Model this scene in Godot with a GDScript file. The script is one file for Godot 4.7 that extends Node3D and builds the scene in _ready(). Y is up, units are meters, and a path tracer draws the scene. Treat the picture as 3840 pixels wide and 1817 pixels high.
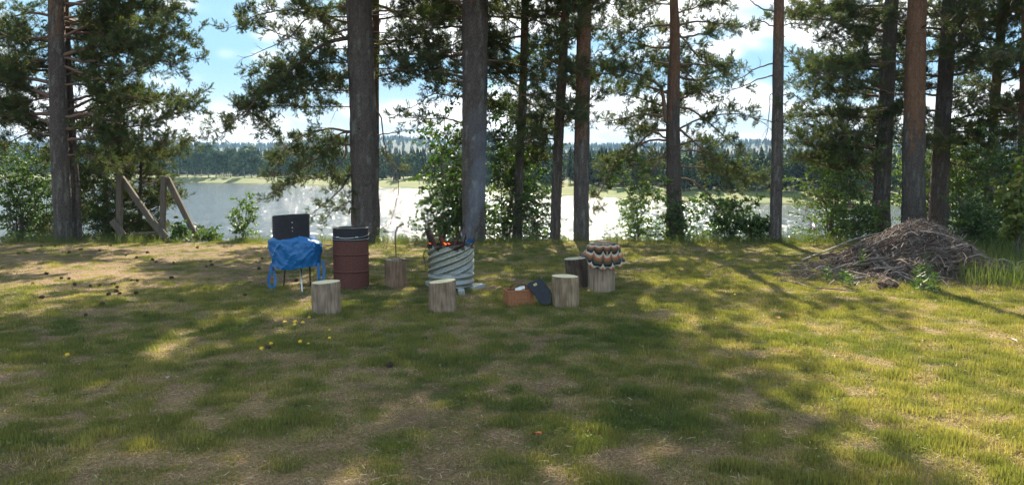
extends Node3D
# A lakeside lawn under pines, seen against the sun. y is up, metres. The camera stands at the origin and looks along -z.

const F := 2847.0        # focal length in pixels of the 3840 x 1817 photograph
const CX := 1920.0
const CY := 908.5
const HZ := 633.0        # horizon row
const EYE := Vector3(0, 1.65, 0)
const K := 0.7547        # scale of the crops that branch outlines were read from
const EDGE := 17.3       # where the lawn tips over into the bank
const WATER := -3.3
const SUN_AZ := 1.61     # degrees right of the view axis
const SUN_EL := 37.0

var pitch := atan((CY - HZ) / F)
var rng := RandomNumberGenerator.new()
var n1 := FastNoiseLite.new()
var n2 := FastNoiseLite.new()
var M := {}
var names := {}
var tuft_mesh: ArrayMesh
var leaf_mesh: ArrayMesh


class MB:
	var v := PackedVector3Array()
	var n := PackedVector3Array()
	var uv := PackedVector2Array()
	var c := PackedColorArray()
	var ix := PackedInt32Array()
	var colored := false

	func add(p: Vector3, nn: Vector3, t: Vector2, col := Color.WHITE) -> int:
		v.append(p); n.append(nn); uv.append(t); c.append(col)
		return v.size() - 1

	func quad(a: int, b: int, cc: int, d: int) -> void:
		ix.append(a); ix.append(b); ix.append(cc)
		ix.append(a); ix.append(cc); ix.append(d)

	# a flat triangle, seen from the side that `out` points to
	func tri(a: Vector3, b: Vector3, d: Vector3, out: Vector3, col := Color.WHITE) -> void:
		var nn := (b - a).cross(d - a)
		if nn.length_squared() < 1e-16:
			return
		nn = nn.normalized()
		var k := v.size()
		if nn.dot(out) < 0.0:
			nn = -nn
			add(a, nn, Vector2(a.x + a.z, a.y), col); add(b, nn, Vector2(b.x + b.z, b.y), col); add(d, nn, Vector2(d.x + d.z, d.y), col)
		else:
			add(a, nn, Vector2(a.x + a.z, a.y), col); add(d, nn, Vector2(d.x + d.z, d.y), col); add(b, nn, Vector2(b.x + b.z, b.y), col)
		ix.append(k); ix.append(k + 1); ix.append(k + 2)

	func tube(pts: PackedVector3Array, rad: PackedFloat32Array, sides: int, col := Color.WHITE, uvs := 4.0, cap := false) -> void:
		var m := pts.size()
		var t := (pts[1] - pts[0]).normalized()
		var x := t.cross(Vector3(0.31, 0.2, 0.93)).normalized()
		var along := 0.0
		var first := v.size()
		var cols := sides + 1
		for i in m:
			if i > 0:
				along += (pts[i] - pts[i - 1]).length()
			var t2 := (pts[mini(i + 1, m - 1)] - pts[maxi(i - 1, 0)]).normalized()
			x = (x - t2 * x.dot(t2)).normalized()
			var y := t2.cross(x)
			for j in cols:
				var a := TAU * j / sides
				var nn := x * cos(a) + y * sin(a)
				v.append(pts[i] + nn * rad[i]); n.append(nn); c.append(col)
				uv.append(Vector2(float(j) / sides * maxf(1.0, roundf(TAU * rad[0] * uvs)), along * uvs))
		for i in m - 1:
			for j in sides:
				var a := first + i * cols + j
				quad(a, a + cols, a + cols + 1, a + 1)
		if cap:
			for e in [0, m - 1]:
				var base: int = first + e * cols
				var nn := (pts[0] - pts[1]).normalized() if e == 0 else (pts[m - 1] - pts[m - 2]).normalized()
				for j in range(sides):
					tri(pts[e], v[base + j], v[base + j + 1], nn, col)

	# a surface of revolution-like grid: f(u, w) gives a point, u goes round
	func sheet(f: Callable, nu: int, nw: int, col = null, smooth := true, uvf = null) -> void:
		var first := v.size()
		for i in nw + 1:
			for j in nu + 1:
				var u := float(j) / nu
				var w := float(i) / nw
				var e := 0.0015
				var p: Vector3 = f.call(u, w)
				var du: Vector3 = f.call(u + e, w) - f.call(u - e, w)
				var dw: Vector3 = f.call(u, minf(w + e, 1.0)) - f.call(u, maxf(w - e, 0.0))
				var nn := du.cross(dw)
				nn = nn.normalized() if nn.length_squared() > 1e-18 else Vector3.UP
				var tt: Vector2 = Vector2(u, w) if uvf == null else uvf.call(u, w)
				add(p, -nn if false else nn, tt, Color.WHITE if col == null else col.call(u, w))
		for i in nw:
			for j in nu:
				var a := first + i * (nu + 1) + j
				quad(a, a + nu + 1, a + nu + 2, a + 1)

	# a box with chamfered edges
	func rbox(at: Transform3D, size: Vector3, b := 0.006, col := Color.WHITE) -> void:
		var h := size * 0.5
		b = minf(b, minf(h.x, minf(h.y, h.z)) * 0.6)
		var P := func(s: Vector3, k: int) -> Vector3:
			var q := Vector3(h.x - b, h.y - b, h.z - b)
			q[k] = h[k]
			return q * s
		var O := at.basis
		for k in 3:
			for sg in [-1.0, 1.0]:
				var i1 := (k + 1) % 3
				var i2 := (k + 2) % 3
				var q := []
				for e in [[-1, -1], [1, -1], [1, 1], [-1, 1]]:
					var s := Vector3.ONE
					s[k] = sg; s[i1] = e[0]; s[i2] = e[1]
					q.append(at * P.call(s, k))
				var out := Vector3.ZERO
				out[k] = sg
				out = O * out
				tri(q[0], q[1], q[2], out, col); tri(q[0], q[2], q[3], out, col)
		for k in 3:
			var i1 := (k + 1) % 3
			var i2 := (k + 2) % 3
			for e in [[-1, -1], [1, -1], [1, 1], [-1, 1]]:
				var s0 := Vector3.ONE
				s0[k] = -1; s0[i1] = e[0]; s0[i2] = e[1]
				var s1 := s0
				s1[k] = 1
				var out := Vector3.ZERO
				out[i1] = e[0]; out[i2] = e[1]
				out = O * out
				var a: Vector3 = at * P.call(s0, i1)
				var bb: Vector3 = at * P.call(s1, i1)
				var cc: Vector3 = at * P.call(s1, i2)
				var dd: Vector3 = at * P.call(s0, i2)
				tri(a, bb, cc, out, col); tri(a, cc, dd, out, col)
		for sx in [-1.0, 1.0]:
			for sy in [-1.0, 1.0]:
				for sz in [-1.0, 1.0]:
					var s := Vector3(sx, sy, sz)
					tri(at * P.call(s, 0), at * P.call(s, 1), at * P.call(s, 2), O * s, col)

	func mesh() -> ArrayMesh:
		var a := []
		a.resize(Mesh.ARRAY_MAX)
		a[Mesh.ARRAY_VERTEX] = v
		a[Mesh.ARRAY_NORMAL] = n
		a[Mesh.ARRAY_TEX_UV] = uv
		if colored:
			a[Mesh.ARRAY_COLOR] = c
		a[Mesh.ARRAY_INDEX] = ix
		var m := ArrayMesh.new()
		m.add_surface_from_arrays(Mesh.PRIMITIVE_TRIANGLES, a)
		return m


# ---------- placing ----------
func ray(px: float, py: float) -> Vector3:
	return Vector3((px - CX) / F, -(py - CY) / F, -1.0).rotated(Vector3.RIGHT, -pitch)

func at(px: float, py: float, d: float) -> Vector3:
	var r := ray(px, py)
	return EYE + r * (d / -r.z)

func gp(px: float, py: float, y := 0.0) -> Vector3:
	var r := ray(px, py)
	return EYE + r * ((y - EYE.y) / r.y)

func on_lawn(px: float, py: float) -> Vector3:
	var p := gp(px, py)
	p.y = gh(p.x, p.z)
	return p

func gh(x: float, z: float) -> float:
	var d := -z
	var h := 0.035 * n1.get_noise_2d(x * 9.0, z * 9.0) + 0.012 * n2.get_noise_2d(x * 70.0, z * 70.0)
	var e := EDGE + 0.35 * n1.get_noise_2d(x * 20.0, 50.0)
	var t := clampf((d - e) / 11.0, 0.0, 1.0)
	h -= 4.6 * (t * t * (3.0 - 2.0 * t) * 0.65 + 0.35 * t)
	return h

func numbered(called: String) -> String:
	if not names.has(called):
		names[called] = 0
		return called
	names[called] += 1
	return "%s_%03d" % [called, names[called]]

func tag(o: Node3D, label: String, category: String, group := "", kind := "") -> Node3D:
	o.set_meta("label", label)
	o.set_meta("category", category)
	if group:
		o.set_meta("group", group)
	if kind:
		o.set_meta("kind", kind)
	return o

func thing(called: String, where: Vector3, label: String, category: String, group := "") -> Node3D:
	var o := Node3D.new()
	o.name = numbered(called)
	add_child(o)
	o.position = where
	return tag(o, label, category, group)

func part(called: String, m: Mesh, mat: Material, parent: Node3D) -> MeshInstance3D:
	var o := MeshInstance3D.new()
	o.name = called
	o.mesh = m
	o.material_override = mat
	parent.add_child(o, true)
	return o

func solo(called: String, m: Mesh, mat: Material, label: String, category: String, group := "", kind := "") -> MeshInstance3D:
	var o := MeshInstance3D.new()
	o.name = numbered(called)
	o.mesh = m
	o.material_override = mat
	add_child(o)
	tag(o, label, category, group, kind)
	return o

func many(called: String, m: Mesh, mat: Material, tr: Array, col: PackedColorArray, parent: Node3D) -> MultiMeshInstance3D:
	var mm := MultiMesh.new()
	mm.transform_format = MultiMesh.TRANSFORM_3D
	mm.use_colors = true
	mm.mesh = m
	mm.instance_count = tr.size()
	for i in tr.size():
		mm.set_instance_transform(i, tr[i])
		mm.set_instance_color(i, col[i])
	var o := MultiMeshInstance3D.new()
	o.multimesh = mm
	o.material_override = mat
	o.name = called
	o.set_meta("kind", "stuff")
	parent.add_child(o, true)
	return o

func rnd(a := -1.0, b := 1.0) -> float:
	return rng.randf_range(a, b)

func rv() -> Vector3:
	return Vector3(rnd(), rnd(), rnd())

func curve(pts: PackedVector3Array, per: int) -> PackedVector3Array:
	var out := PackedVector3Array()
	var m := pts.size()
	for i in m - 1:
		var a := pts[maxi(i - 1, 0)]
		var d := pts[mini(i + 2, m - 1)]
		for k in per:
			out.append(pts[i].cubic_interpolate(pts[i + 1], a, d, float(k) / per))
	out.append(pts[m - 1])
	return out

func taper(count: int, r0: float, r1: float, p := 1.0) -> PackedFloat32Array:
	var r := PackedFloat32Array()
	for i in count:
		r.append(lerpf(r0, r1, pow(float(i) / maxf(count - 1, 1), p)))
	return r

func col_of(c: Array) -> Color:
	return Color(c[0], c[1], c[2])


# ---------- materials ----------
func mat(c: Color, rough := 0.9, metal := 0.0) -> StandardMaterial3D:
	var m := StandardMaterial3D.new()
	m.albedo_color = c.linear_to_srgb()
	m.roughness = rough
	m.metallic = metal
	return m

func noise_of(type: int, freq: float, oct: int, sd: int) -> FastNoiseLite:
	var n := FastNoiseLite.new()
	n.noise_type = type
	n.frequency = freq
	n.fractal_octaves = oct
	n.seed = sd
	return n

# a tiling grey picture, its values spread over lo..hi
func grey_tex(n: FastNoiseLite, size: int, lo: float, hi: float, stretch := 1) -> Image:
	var im := n.get_seamless_image(size, size / stretch)
	im.convert(Image.FORMAT_L8)
	if stretch > 1:
		im.resize(size, size, Image.INTERPOLATE_CUBIC)
	var b := im.get_data()
	for i in b.size():
		b[i] = int(clampf(lerpf(lo, hi, b[i] / 255.0), 0.0, 1.0) * 255.0)
	return Image.create_from_data(size, size, false, Image.FORMAT_L8, b)

# mixes two colours (linear) by a grey picture
func two_tone(im: Image, a: Color, b: Color) -> ImageTexture:
	var g := im.get_data()
	var out := PackedByteArray()
	out.resize(g.size() * 3)
	var table := []
	for k in 256:
		table.append(a.lerp(b, k / 255.0).linear_to_srgb())
	for i in g.size():
		var c: Color = table[g[i]]
		out[i * 3] = c.r8
		out[i * 3 + 1] = c.g8
		out[i * 3 + 2] = c.b8
	return ImageTexture.create_from_image(Image.create_from_data(im.get_width(), im.get_height(), false, Image.FORMAT_RGB8, out))

func relief(m: StandardMaterial3D, im: Image, cm: float) -> void:
	m.heightmap_enabled = true
	m.heightmap_texture = ImageTexture.create_from_image(im)
	m.heightmap_scale = cm

func leafy(c: Color, back: Color, rough := 0.6) -> StandardMaterial3D:
	var m := mat(c, rough)
	m.backlight_enabled = true
	m.backlight = back.linear_to_srgb()
	m.cull_mode = BaseMaterial3D.CULL_DISABLED
	m.vertex_color_use_as_albedo = true
	return m

func materials() -> void:
	var cell := noise_of(FastNoiseLite.TYPE_CELLULAR, 0.045, 3, 3)
	cell.cellular_return_type = FastNoiseLite.RETURN_DISTANCE2_SUB
	var barkim := grey_tex(cell, 256, 0.0, 1.9)
	var fine := grey_tex(noise_of(FastNoiseLite.TYPE_SIMPLEX, 0.06, 5, 5), 256, -0.25, 1.25)
	var streak := grey_tex(noise_of(FastNoiseLite.TYPE_SIMPLEX, 0.05, 4, 8), 512, -0.3, 1.3, 1)
	M.fine = fine
	var bark := mat(Color.WHITE, 0.95)
	bark.albedo_texture = two_tone(barkim, Color(0.28, 0.26, 0.25), Color(1.1, 1.08, 1.05))
	bark.vertex_color_use_as_albedo = true
	bark.uv1_scale = Vector3(1, 0.35, 1)
	relief(bark, barkim, 2.4)
	M.bark = bark
	M.branch = mat(Color(0.15, 0.095, 0.07), 0.95)
	M.branch_grey = mat(Color(0.12, 0.1, 0.085), 0.95)
	M.needle = leafy(Color(0.92, 0.92, 0.92), Color(0.68, 0.76, 0.3), 0.6)
	M.leaf = leafy(Color(0.95, 0.95, 0.95), Color(0.62, 0.8, 0.2), 0.62)
	M.grass = leafy(Color(1, 1, 1), Color(0.85, 0.9, 0.4), 0.7)
	M.straw = leafy(Color(1, 1, 1), Color(0.1, 0.08, 0.04), 0.8)
	M.far = mat(Color.WHITE, 1.0)
	M.far.vertex_color_use_as_albedo = true
	var g := mat(Color.WHITE, 1.0)
	g.vertex_color_use_as_albedo = true
	g.albedo_texture = two_tone(fine, Color(0.45, 0.43, 0.4), Color(1.0, 1.0, 1.0))
	g.uv1_triplanar = true
	g.uv1_world_triplanar = true
	g.uv1_scale = Vector3(1.7, 1.7, 1.7)
	relief(g, fine, 1.2)
	M.ground = g
	# weathered bare wood: streaks along the log
	var wood := mat(Color.WHITE, 0.9)
	var st := Image.create_empty(256, 256, false, Image.FORMAT_L8)
	for y in 256:
		for x in 256:
			var a := TAU * x / 256.0
			var nn := n1.get_noise_3d(cos(a) * 260.0, sin(a) * 260.0, y * 0.35) * 0.5 + n2.get_noise_3d(cos(a) * 900.0, sin(a) * 900.0, y * 0.6) * 0.4 + n1.get_noise_3d(cos(a) * 60.0, sin(a) * 60.0, y * 0.7) * 0.5
			st.set_pixel(x, y, Color.from_hsv(0, 0, clampf(0.5 + nn * 0.75, 0, 1)))
	wood.albedo_texture = two_tone(st, Color(0.1, 0.066, 0.046), Color(0.42, 0.31, 0.22))
	wood.vertex_color_use_as_albedo = true
	relief(wood, st, 0.35)
	M.wood = wood
	var rings := Image.create_empty(256, 256, false, Image.FORMAT_L8)
	for y in 256:
		for x in 256:
			var p := Vector2(x - 118.0, y - 133.0) / 128.0
			var an := p.angle()
			var r := p.length() * (1.0 + 0.04 * sin(an * 2.0 + 0.5) + 0.03 * sin(an * 3.0)) + 0.012 * n2.get_noise_2d(x * 3.0, y * 3.0)
			var q := 0.78 + 0.13 * sin(r * 95.0) + 0.25 * n1.get_noise_2d(x * 2.2, y * 2.2) + 0.2 * n2.get_noise_2d(x * 8.0, y * 8.0)
			var crack := absf(wrapf(an - 0.4 - 0.12 * sin(r * 9.0), -PI, PI)) * p.length()
			var crack2 := absf(wrapf(an + 2.3 - 0.1 * sin(r * 7.0), -PI, PI)) * p.length()
			if (crack < 0.012 and r < 0.7) or (crack2 < 0.009 and r < 0.45) or p.length() < 0.03:
				q = 0.15
			rings.set_pixel(x, y, Color.from_hsv(0, 0, clampf(q, 0, 1)))
	var top := mat(Color.WHITE, 0.85)
	top.albedo_texture = two_tone(rings, Color(0.24, 0.17, 0.09), Color(0.74, 0.63, 0.42))
	top.vertex_color_use_as_albedo = true
	M.cut = top
	# metals and plastics
	var rust := mat(Color.WHITE, 0.75)
	rust.albedo_texture = two_tone(streak, Color(0.068, 0.022, 0.015), Color(0.14, 0.046, 0.031))
	relief(rust, fine, 0.06)
	M.rust = rust
	M.black = mat(Color(0.022, 0.02, 0.024), 0.55)
	var blk := mat(Color.WHITE, 0.8)
	blk.albedo_texture = two_tone(fine, Color(0.013, 0.011, 0.015), Color(0.024, 0.021, 0.026))
	M.black = blk
	M.steel = mat(Color(0.6, 0.58, 0.55), 0.3, 1.0)
	M.wire = mat(Color(0.42, 0.41, 0.4), 0.4, 0.9)
	var zinc := mat(Color.WHITE, 0.5, 0.7)
	zinc.albedo_texture = two_tone(fine, Color(0.26, 0.265, 0.25), Color(0.44, 0.45, 0.42))
	zinc.vertex_color_use_as_albedo = true
	zinc.uv1_scale = Vector3(3, 2, 1)
	M.zinc = zinc
	M.iron = mat(Color(0.13, 0.075, 0.055), 0.7, 0.4)
	var blue := mat(Color.WHITE, 0.38)
	blue.albedo_texture = two_tone(fine, Color(0.009, 0.105, 0.29), Color(0.014, 0.15, 0.38))
	blue.uv1_scale = Vector3(4, 2, 1)
	blue.backlight_enabled = true
	blue.backlight = Color(0.005, 0.05, 0.16).linear_to_srgb()
	blue.cull_mode = BaseMaterial3D.CULL_DISABLED
	M.blue = blue
	var conc := mat(Color.WHITE, 0.95)
	conc.albedo_texture = two_tone(fine, Color(0.2, 0.2, 0.19), Color(0.42, 0.42, 0.4))
	conc.uv1_triplanar = true
	conc.uv1_scale = Vector3(4, 4, 4)
	relief(conc, fine, 0.2)
	M.concrete = conc
	var char_ := mat(Color.WHITE, 0.9)
	char_.albedo_texture = two_tone(barkim, Color(0.006, 0.005, 0.005), Color(0.035, 0.026, 0.022))
	relief(char_, barkim, 0.8)
	M.char = char_
	var post := mat(Color.WHITE, 0.9)
	post.albedo_texture = two_tone(st, Color(0.06, 0.048, 0.036), Color(0.15, 0.12, 0.09))
	post.uv1_scale = Vector3(3, 0.8, 1)
	M.post = post
	var basket := mat(Color.WHITE, 0.7)
	basket.albedo_texture = two_tone(streak, Color(0.22, 0.085, 0.035), Color(0.46, 0.18, 0.075))
	basket.uv1_scale = Vector3(5, 5, 1)
	M.basket = basket
	M.handle = mat(Color(0.14, 0.055, 0.028), 0.6)
	M.paper = mat(Color(0.7, 0.68, 0.66), 0.9)
	var navy := mat(Color.WHITE, 0.65)
	navy.albedo_texture = two_tone(fine, Color(0.008, 0.009, 0.016), Color(0.016, 0.018, 0.028))
	M.navy = navy
	M.cream = mat(Color(0.5, 0.36, 0.17), 0.8)
	M.stick = mat(Color.WHITE, 0.95)
	M.stick.vertex_color_use_as_albedo = true
	M.plain = mat(Color.WHITE, 0.85)
	M.plain.vertex_color_use_as_albedo = true
	M.cone = mat(Color(0.06, 0.037, 0.025), 0.9)
	M.petal = mat(Color(0.75, 0.5, 0.03), 0.7)
	var flame := mat(Color(0.9, 0.3, 0.05), 0.9)
	flame.emission_enabled = true
	flame.emission = Color(1.0, 0.26, 0.05)
	flame.emission_energy_multiplier = 0.16
	M.flame = flame
	# crocheted zigzags
	var cr := Image.create_empty(1024, 256, false, Image.FORMAT_RGB8)
	for y in 256:
		for x in 1024:
			var u := x / 1024.0
			var v := y / 256.0
			var zig := absf(fposmod(u * 11.0, 1.0) - 0.5) * 2.0
			var scal := zig * zig * 0.17
			var w := v + scal * clampf((v - 0.3) * 6.0, 0.0, 1.0)
			w += 0.012 * (absf(fposmod(u * 99.0, 1.0) - 0.5) * 2.0 - 0.5) * (1.0 if v > 0.3 else 0.0)
			var olive := Color(0.095, 0.075, 0.04)
			var dark := Color(0.012, 0.01, 0.01)
			var white := Color(0.52, 0.45, 0.35)
			var orange := Color(0.42, 0.11, 0.035)
			var c: Color
			if w < 0.1:
				c = Color(0.4, 0.34, 0.26)
			elif w < 0.2:
				c = orange
			elif w < 0.32:
				c = olive
			else:
				var ph := fposmod((w - 0.32) / 0.3, 1.0)
				if ph < 0.2:
					c = dark
				elif ph < 0.4:
					c = white
				elif ph < 0.6:
					c = white.lerp(orange, clampf((ph - 0.4) / 0.1, 0, 1))
				elif ph < 0.8:
					c = orange.lerp(olive, clampf((ph - 0.6) / 0.15, 0, 1))
				else:
					c = olive.lerp(olive * 0.6, (ph - 0.8) / 0.2)
			var kn := 0.8 + 0.35 * sin(x * TAU / 8.0) * sin(y * TAU / 5.0) + 0.3 * n2.get_noise_2d(x * 20.0, y * 20.0)
			c = (c * kn).clamp()
			cr.set_pixel(x, y, c.linear_to_srgb())
	var yarn := mat(Color.WHITE, 1.0)
	yarn.albedo_texture = ImageTexture.create_from_image(cr)
	yarn.rim_enabled = true
	yarn.rim = 0.3
	yarn.cull_mode = BaseMaterial3D.CULL_DISABLED
	M.yarn = yarn
	# rippled lake
	var wim := grey_tex(noise_of(FastNoiseLite.TYPE_SIMPLEX_SMOOTH, 0.02, 4, 12), 512, 0.0, 1.0)
	var wat := mat(Color(0.02, 0.032, 0.035), 0.12)
	wat.metallic_specular = 0.38
	wim.bump_map_to_normal_map(8.5)
	wat.normal_enabled = true
	wat.normal_texture = ImageTexture.create_from_image(wim)
	wat.normal_scale = 1.0
	wat.uv1_triplanar = true
	wat.uv1_world_triplanar = true
	wat.uv1_scale = Vector3(0.035, 0.05, 0.1)
	M.water = wat


# ---------- sky ----------
func sky_image() -> Image:
	var w := 1024
	var h := 512
	var im := Image.create_empty(w, h, false, Image.FORMAT_RGBF)
	var fb := noise_of(FastNoiseLite.TYPE_SIMPLEX_SMOOTH, 1.0, 6, 21)
	fb.fractal_gain = 0.52
	var el := deg_to_rad(SUN_EL)
	var az := deg_to_rad(SUN_AZ)
	var sun := Vector3(sin(az) * cos(el), sin(el), -cos(az) * cos(el))
	for y in h:
		var lat := PI * (0.5 - (y + 0.5) / h)
		var sy := sin(lat)
		var cy := cos(lat)
		if lat < -0.02:
			for x in w:
				im.set_pixel(x, y, Color(0.35, 0.4, 0.4))
			continue
		var up := maxf(sy, 0.0)
		var base := Color(0.56, 0.62, 0.67).lerp(Color(0.25, 0.44, 0.61), smoothstep(0.0, 0.14, up)).lerp(Color(0.27, 0.44, 0.62), smoothstep(0.12, 0.75, up))
		for x in w:
			var lon := TAU * ((x + 0.5) / w - 0.5)
			var dir := Vector3(sin(lon) * cy, sy, -cos(lon) * cy)
			var ang := acos(clampf(dir.dot(sun), -1, 1))
			var glow := exp(-ang * ang / 0.11) * 0.5 + exp(-ang / 0.4) * 0.2
			var c := base + Color(1, 0.97, 0.9) * glow
			var p := Vector2(dir.x, dir.z) / (up + 0.1)
			var f := fb.get_noise_2d(p.x * 0.42 + 8.0, p.y * 0.42 + 30.0) + 0.25 * fb.get_noise_2d(p.x * 1.9, p.y * 1.9)
			var cover := smoothstep(0.13, 0.36, f + 0.1 * exp(-up * 14.0) + 0.22 * smoothstep(-0.3, 0.6, dir.z) + 0.1 * smoothstep(0.3, 0.6, up))
			# the small fair-weather cloud left of the big pine
			var thick := smoothstep(0.25, 0.75, f)
			# clouds opposite the sun are lit from the front, those near it from behind
			var front := smoothstep(-0.6, 0.5, -dir.dot(sun))
			var cc := Color(0.6, 0.61, 0.62).lerp(Color(0.45, 0.48, 0.52), thick * 0.8).lerp(Color(0.95, 0.95, 0.94), front) * (1.0 + 0.5 * glow)
			c = c.lerp(cc, cover * 0.92)
			im.set_pixel(x, y, Color(c.r, c.g, c.b))
	return im


# ---------- pine trees ----------
func make_tuft() -> ArrayMesh:
	var b := MB.new()
	var r := RandomNumberGenerator.new()
	r.seed = 5
	for k in 34:
		var t := r.randf()
		var a := r.randf() * TAU
		var lean := lerpf(1.15, 0.35, t) + r.randf_range(-0.15, 0.15)
		var d := Vector3(sin(lean) * cos(a), cos(lean), sin(lean) * sin(a))
		var o := Vector3(0, t * 0.1, 0)
		var s := d.cross(Vector3(r.randf() - 0.5, r.randf() - 0.5, r.randf() - 0.5)).normalized() * 0.0032
		var l := r.randf_range(0.042, 0.062)
		var k0 := b.v.size()
		var nn := s.cross(d).normalized()
		b.add(o - s, nn, Vector2.ZERO); b.add(o + d * l, nn, Vector2.ONE); b.add(o + s, nn, Vector2.RIGHT)
		b.ix.append_array([k0, k0 + 1, k0 + 2])
	return b.mesh()

func make_leaf() -> ArrayMesh:
	var b := MB.new()
	var q := [Vector3(0, 0, 0), Vector3(-0.26, 0.3, 0.08), Vector3(-0.2, 0.72, 0.06), Vector3(0, 1, -0.06), Vector3(0.2, 0.72, 0.06), Vector3(0.26, 0.3, 0.08), Vector3(0, 0.5, -0.02)]
	for p in q:
		b.add(p, Vector3(p.x * 0.8, 0.1, 1).normalized(), Vector2(p.x, p.y))
	b.ix.append_array([6, 0, 1, 6, 1, 2, 6, 2, 3, 6, 3, 4, 6, 4, 5, 6, 5, 0])
	return b.mesh()

func basis_along(d: Vector3, roll: float) -> Basis:
	var y := d.normalized()
	var x := y.cross(Vector3(0.37, 0.11, 0.92)).normalized().rotated(y, roll)
	return Basis(x, y, x.cross(y))

func needle_color() -> Color:
	var k := rnd(0.75, 1.3)
	var c := Color(0.08, 0.115, 0.046).lerp(Color(0.16, 0.16, 0.055), maxf(0.0, rnd(-0.8, 0.8)))
	return Color(c.r * k, c.g * k, c.b * k)

# side branches, twigs and needle tufts along a limb
func foliate(b: MB, pts: PackedVector3Array, start: float, dens: float, size: float, bare: float, lod: float, tr: Array, cl: PackedColorArray) -> void:
	var total := 0.0
	for i in pts.size() - 1:
		total += pts[i].distance_to(pts[i + 1])
	var step := 0.13 / dens * lod
	var s := start * total
	var side := 1.0
	while s < total:
		var acc := 0.0
		var p := pts[pts.size() - 1]
		var t := (p - pts[pts.size() - 2]).normalized()
		for i in pts.size() - 1:
			var l := pts[i].distance_to(pts[i + 1])
			if acc + l >= s:
				p = pts[i].lerp(pts[i + 1], (s - acc) / l)
				t = (pts[i + 1] - pts[i]).normalized()
				break
			acc += l
		side = -side
		var f := s / total
		var lat := t.cross(Vector3.UP)
		if lat.length_squared() < 0.05:
			lat = Vector3(rnd(), 0, rnd())
		lat = lat.normalized() * side
		lat = (lat + rv() * 0.75 + Vector3.UP * 0.12).normalized()
		var dir := (t * rnd(0.35, 0.9) + lat).normalized()
		var len2 := size * rnd(0.45, 1.0) * (1.0 - 0.45 * f)
		shoot(b, p, dir, len2, bare, lod, tr, cl)
		s += step * rnd(0.6, 1.4)
	shoot(b, pts[pts.size() - 1], (pts[pts.size() - 1] - pts[pts.size() - 2]).normalized(), size * 0.5, bare, lod, tr, cl)

func shoot(b: MB, p0: Vector3, d0: Vector3, l: float, bare: float, lod: float, tr: Array, cl: PackedColorArray) -> void:
	var pts := PackedVector3Array([p0])
	var d := d0
	var n := 4
	var bend := rv() * 0.5 + Vector3(0, rnd(-0.5, 0.45), 0)
	for i in n:
		d = (d + bend * 0.3 + rv() * 0.16).normalized()
		pts.append(pts[i] + d * (l / n))
	b.tube(pts, taper(n + 1, 0.004 + 0.009 * l, 0.0025), 3)
	if rng.randf() < bare:
		# a dead side branch: a few bare twigs
		for k in 4:
			var q := pts[1 + k % n]
			var e := (d + rv() * 0.9 + Vector3(0, -0.2, 0)).normalized()
			b.tube(PackedVector3Array([q, q + e * l * 0.22, q + (e + rv() * 0.4).normalized() * l * 0.4]), taper(3, 0.0035, 0.0015), 3)
		return
	var tn := maxi(2, int(l / (0.045 * lod)))
	for k in tn:
		var f := lerpf(0.25, 1.0, (k + rng.randf()) / tn)
		var u := f * n
		var i := mini(int(u), n - 1)
		var q := pts[i].lerp(pts[i + 1], u - i)
		var tan := (pts[i + 1] - pts[i]).normalized()
		var e := (tan * rnd(0.5, 1.0) + rv() * 0.85 + Vector3(0, 0.2, 0)).normalized()
		var tl := rnd(0.06, 0.16) * sqrt(lod)
		var tip := q + e * tl
		b.tube(PackedVector3Array([q, tip]), taper(2, 0.0032, 0.002), 3)
		var c := needle_color()
		for m in 4:
			var ff := m / 4.0
			var e2 := (e * 0.75 + rv() * 0.85 + Vector3(0, 0.2, 0)).normalized()
			tr.append(Transform3D(basis_along(e2, rng.randf() * TAU) * Basis.from_scale(Vector3.ONE * rnd(0.65, 1.0) * lod), q.lerp(tip, 0.45 + 0.7 * ff)))
			cl.append(c)

func px_line(x0: float, a: Array, d: float, dz: float) -> PackedVector3Array:
	var pts := PackedVector3Array()
	var n := a.size() / 2
	for i in n:
		pts.append(at(x0 + a[2 * i] * K, a[2 * i + 1] * K, d + dz * pow(float(i) / (n - 1), 1.2)))
	return pts

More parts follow.
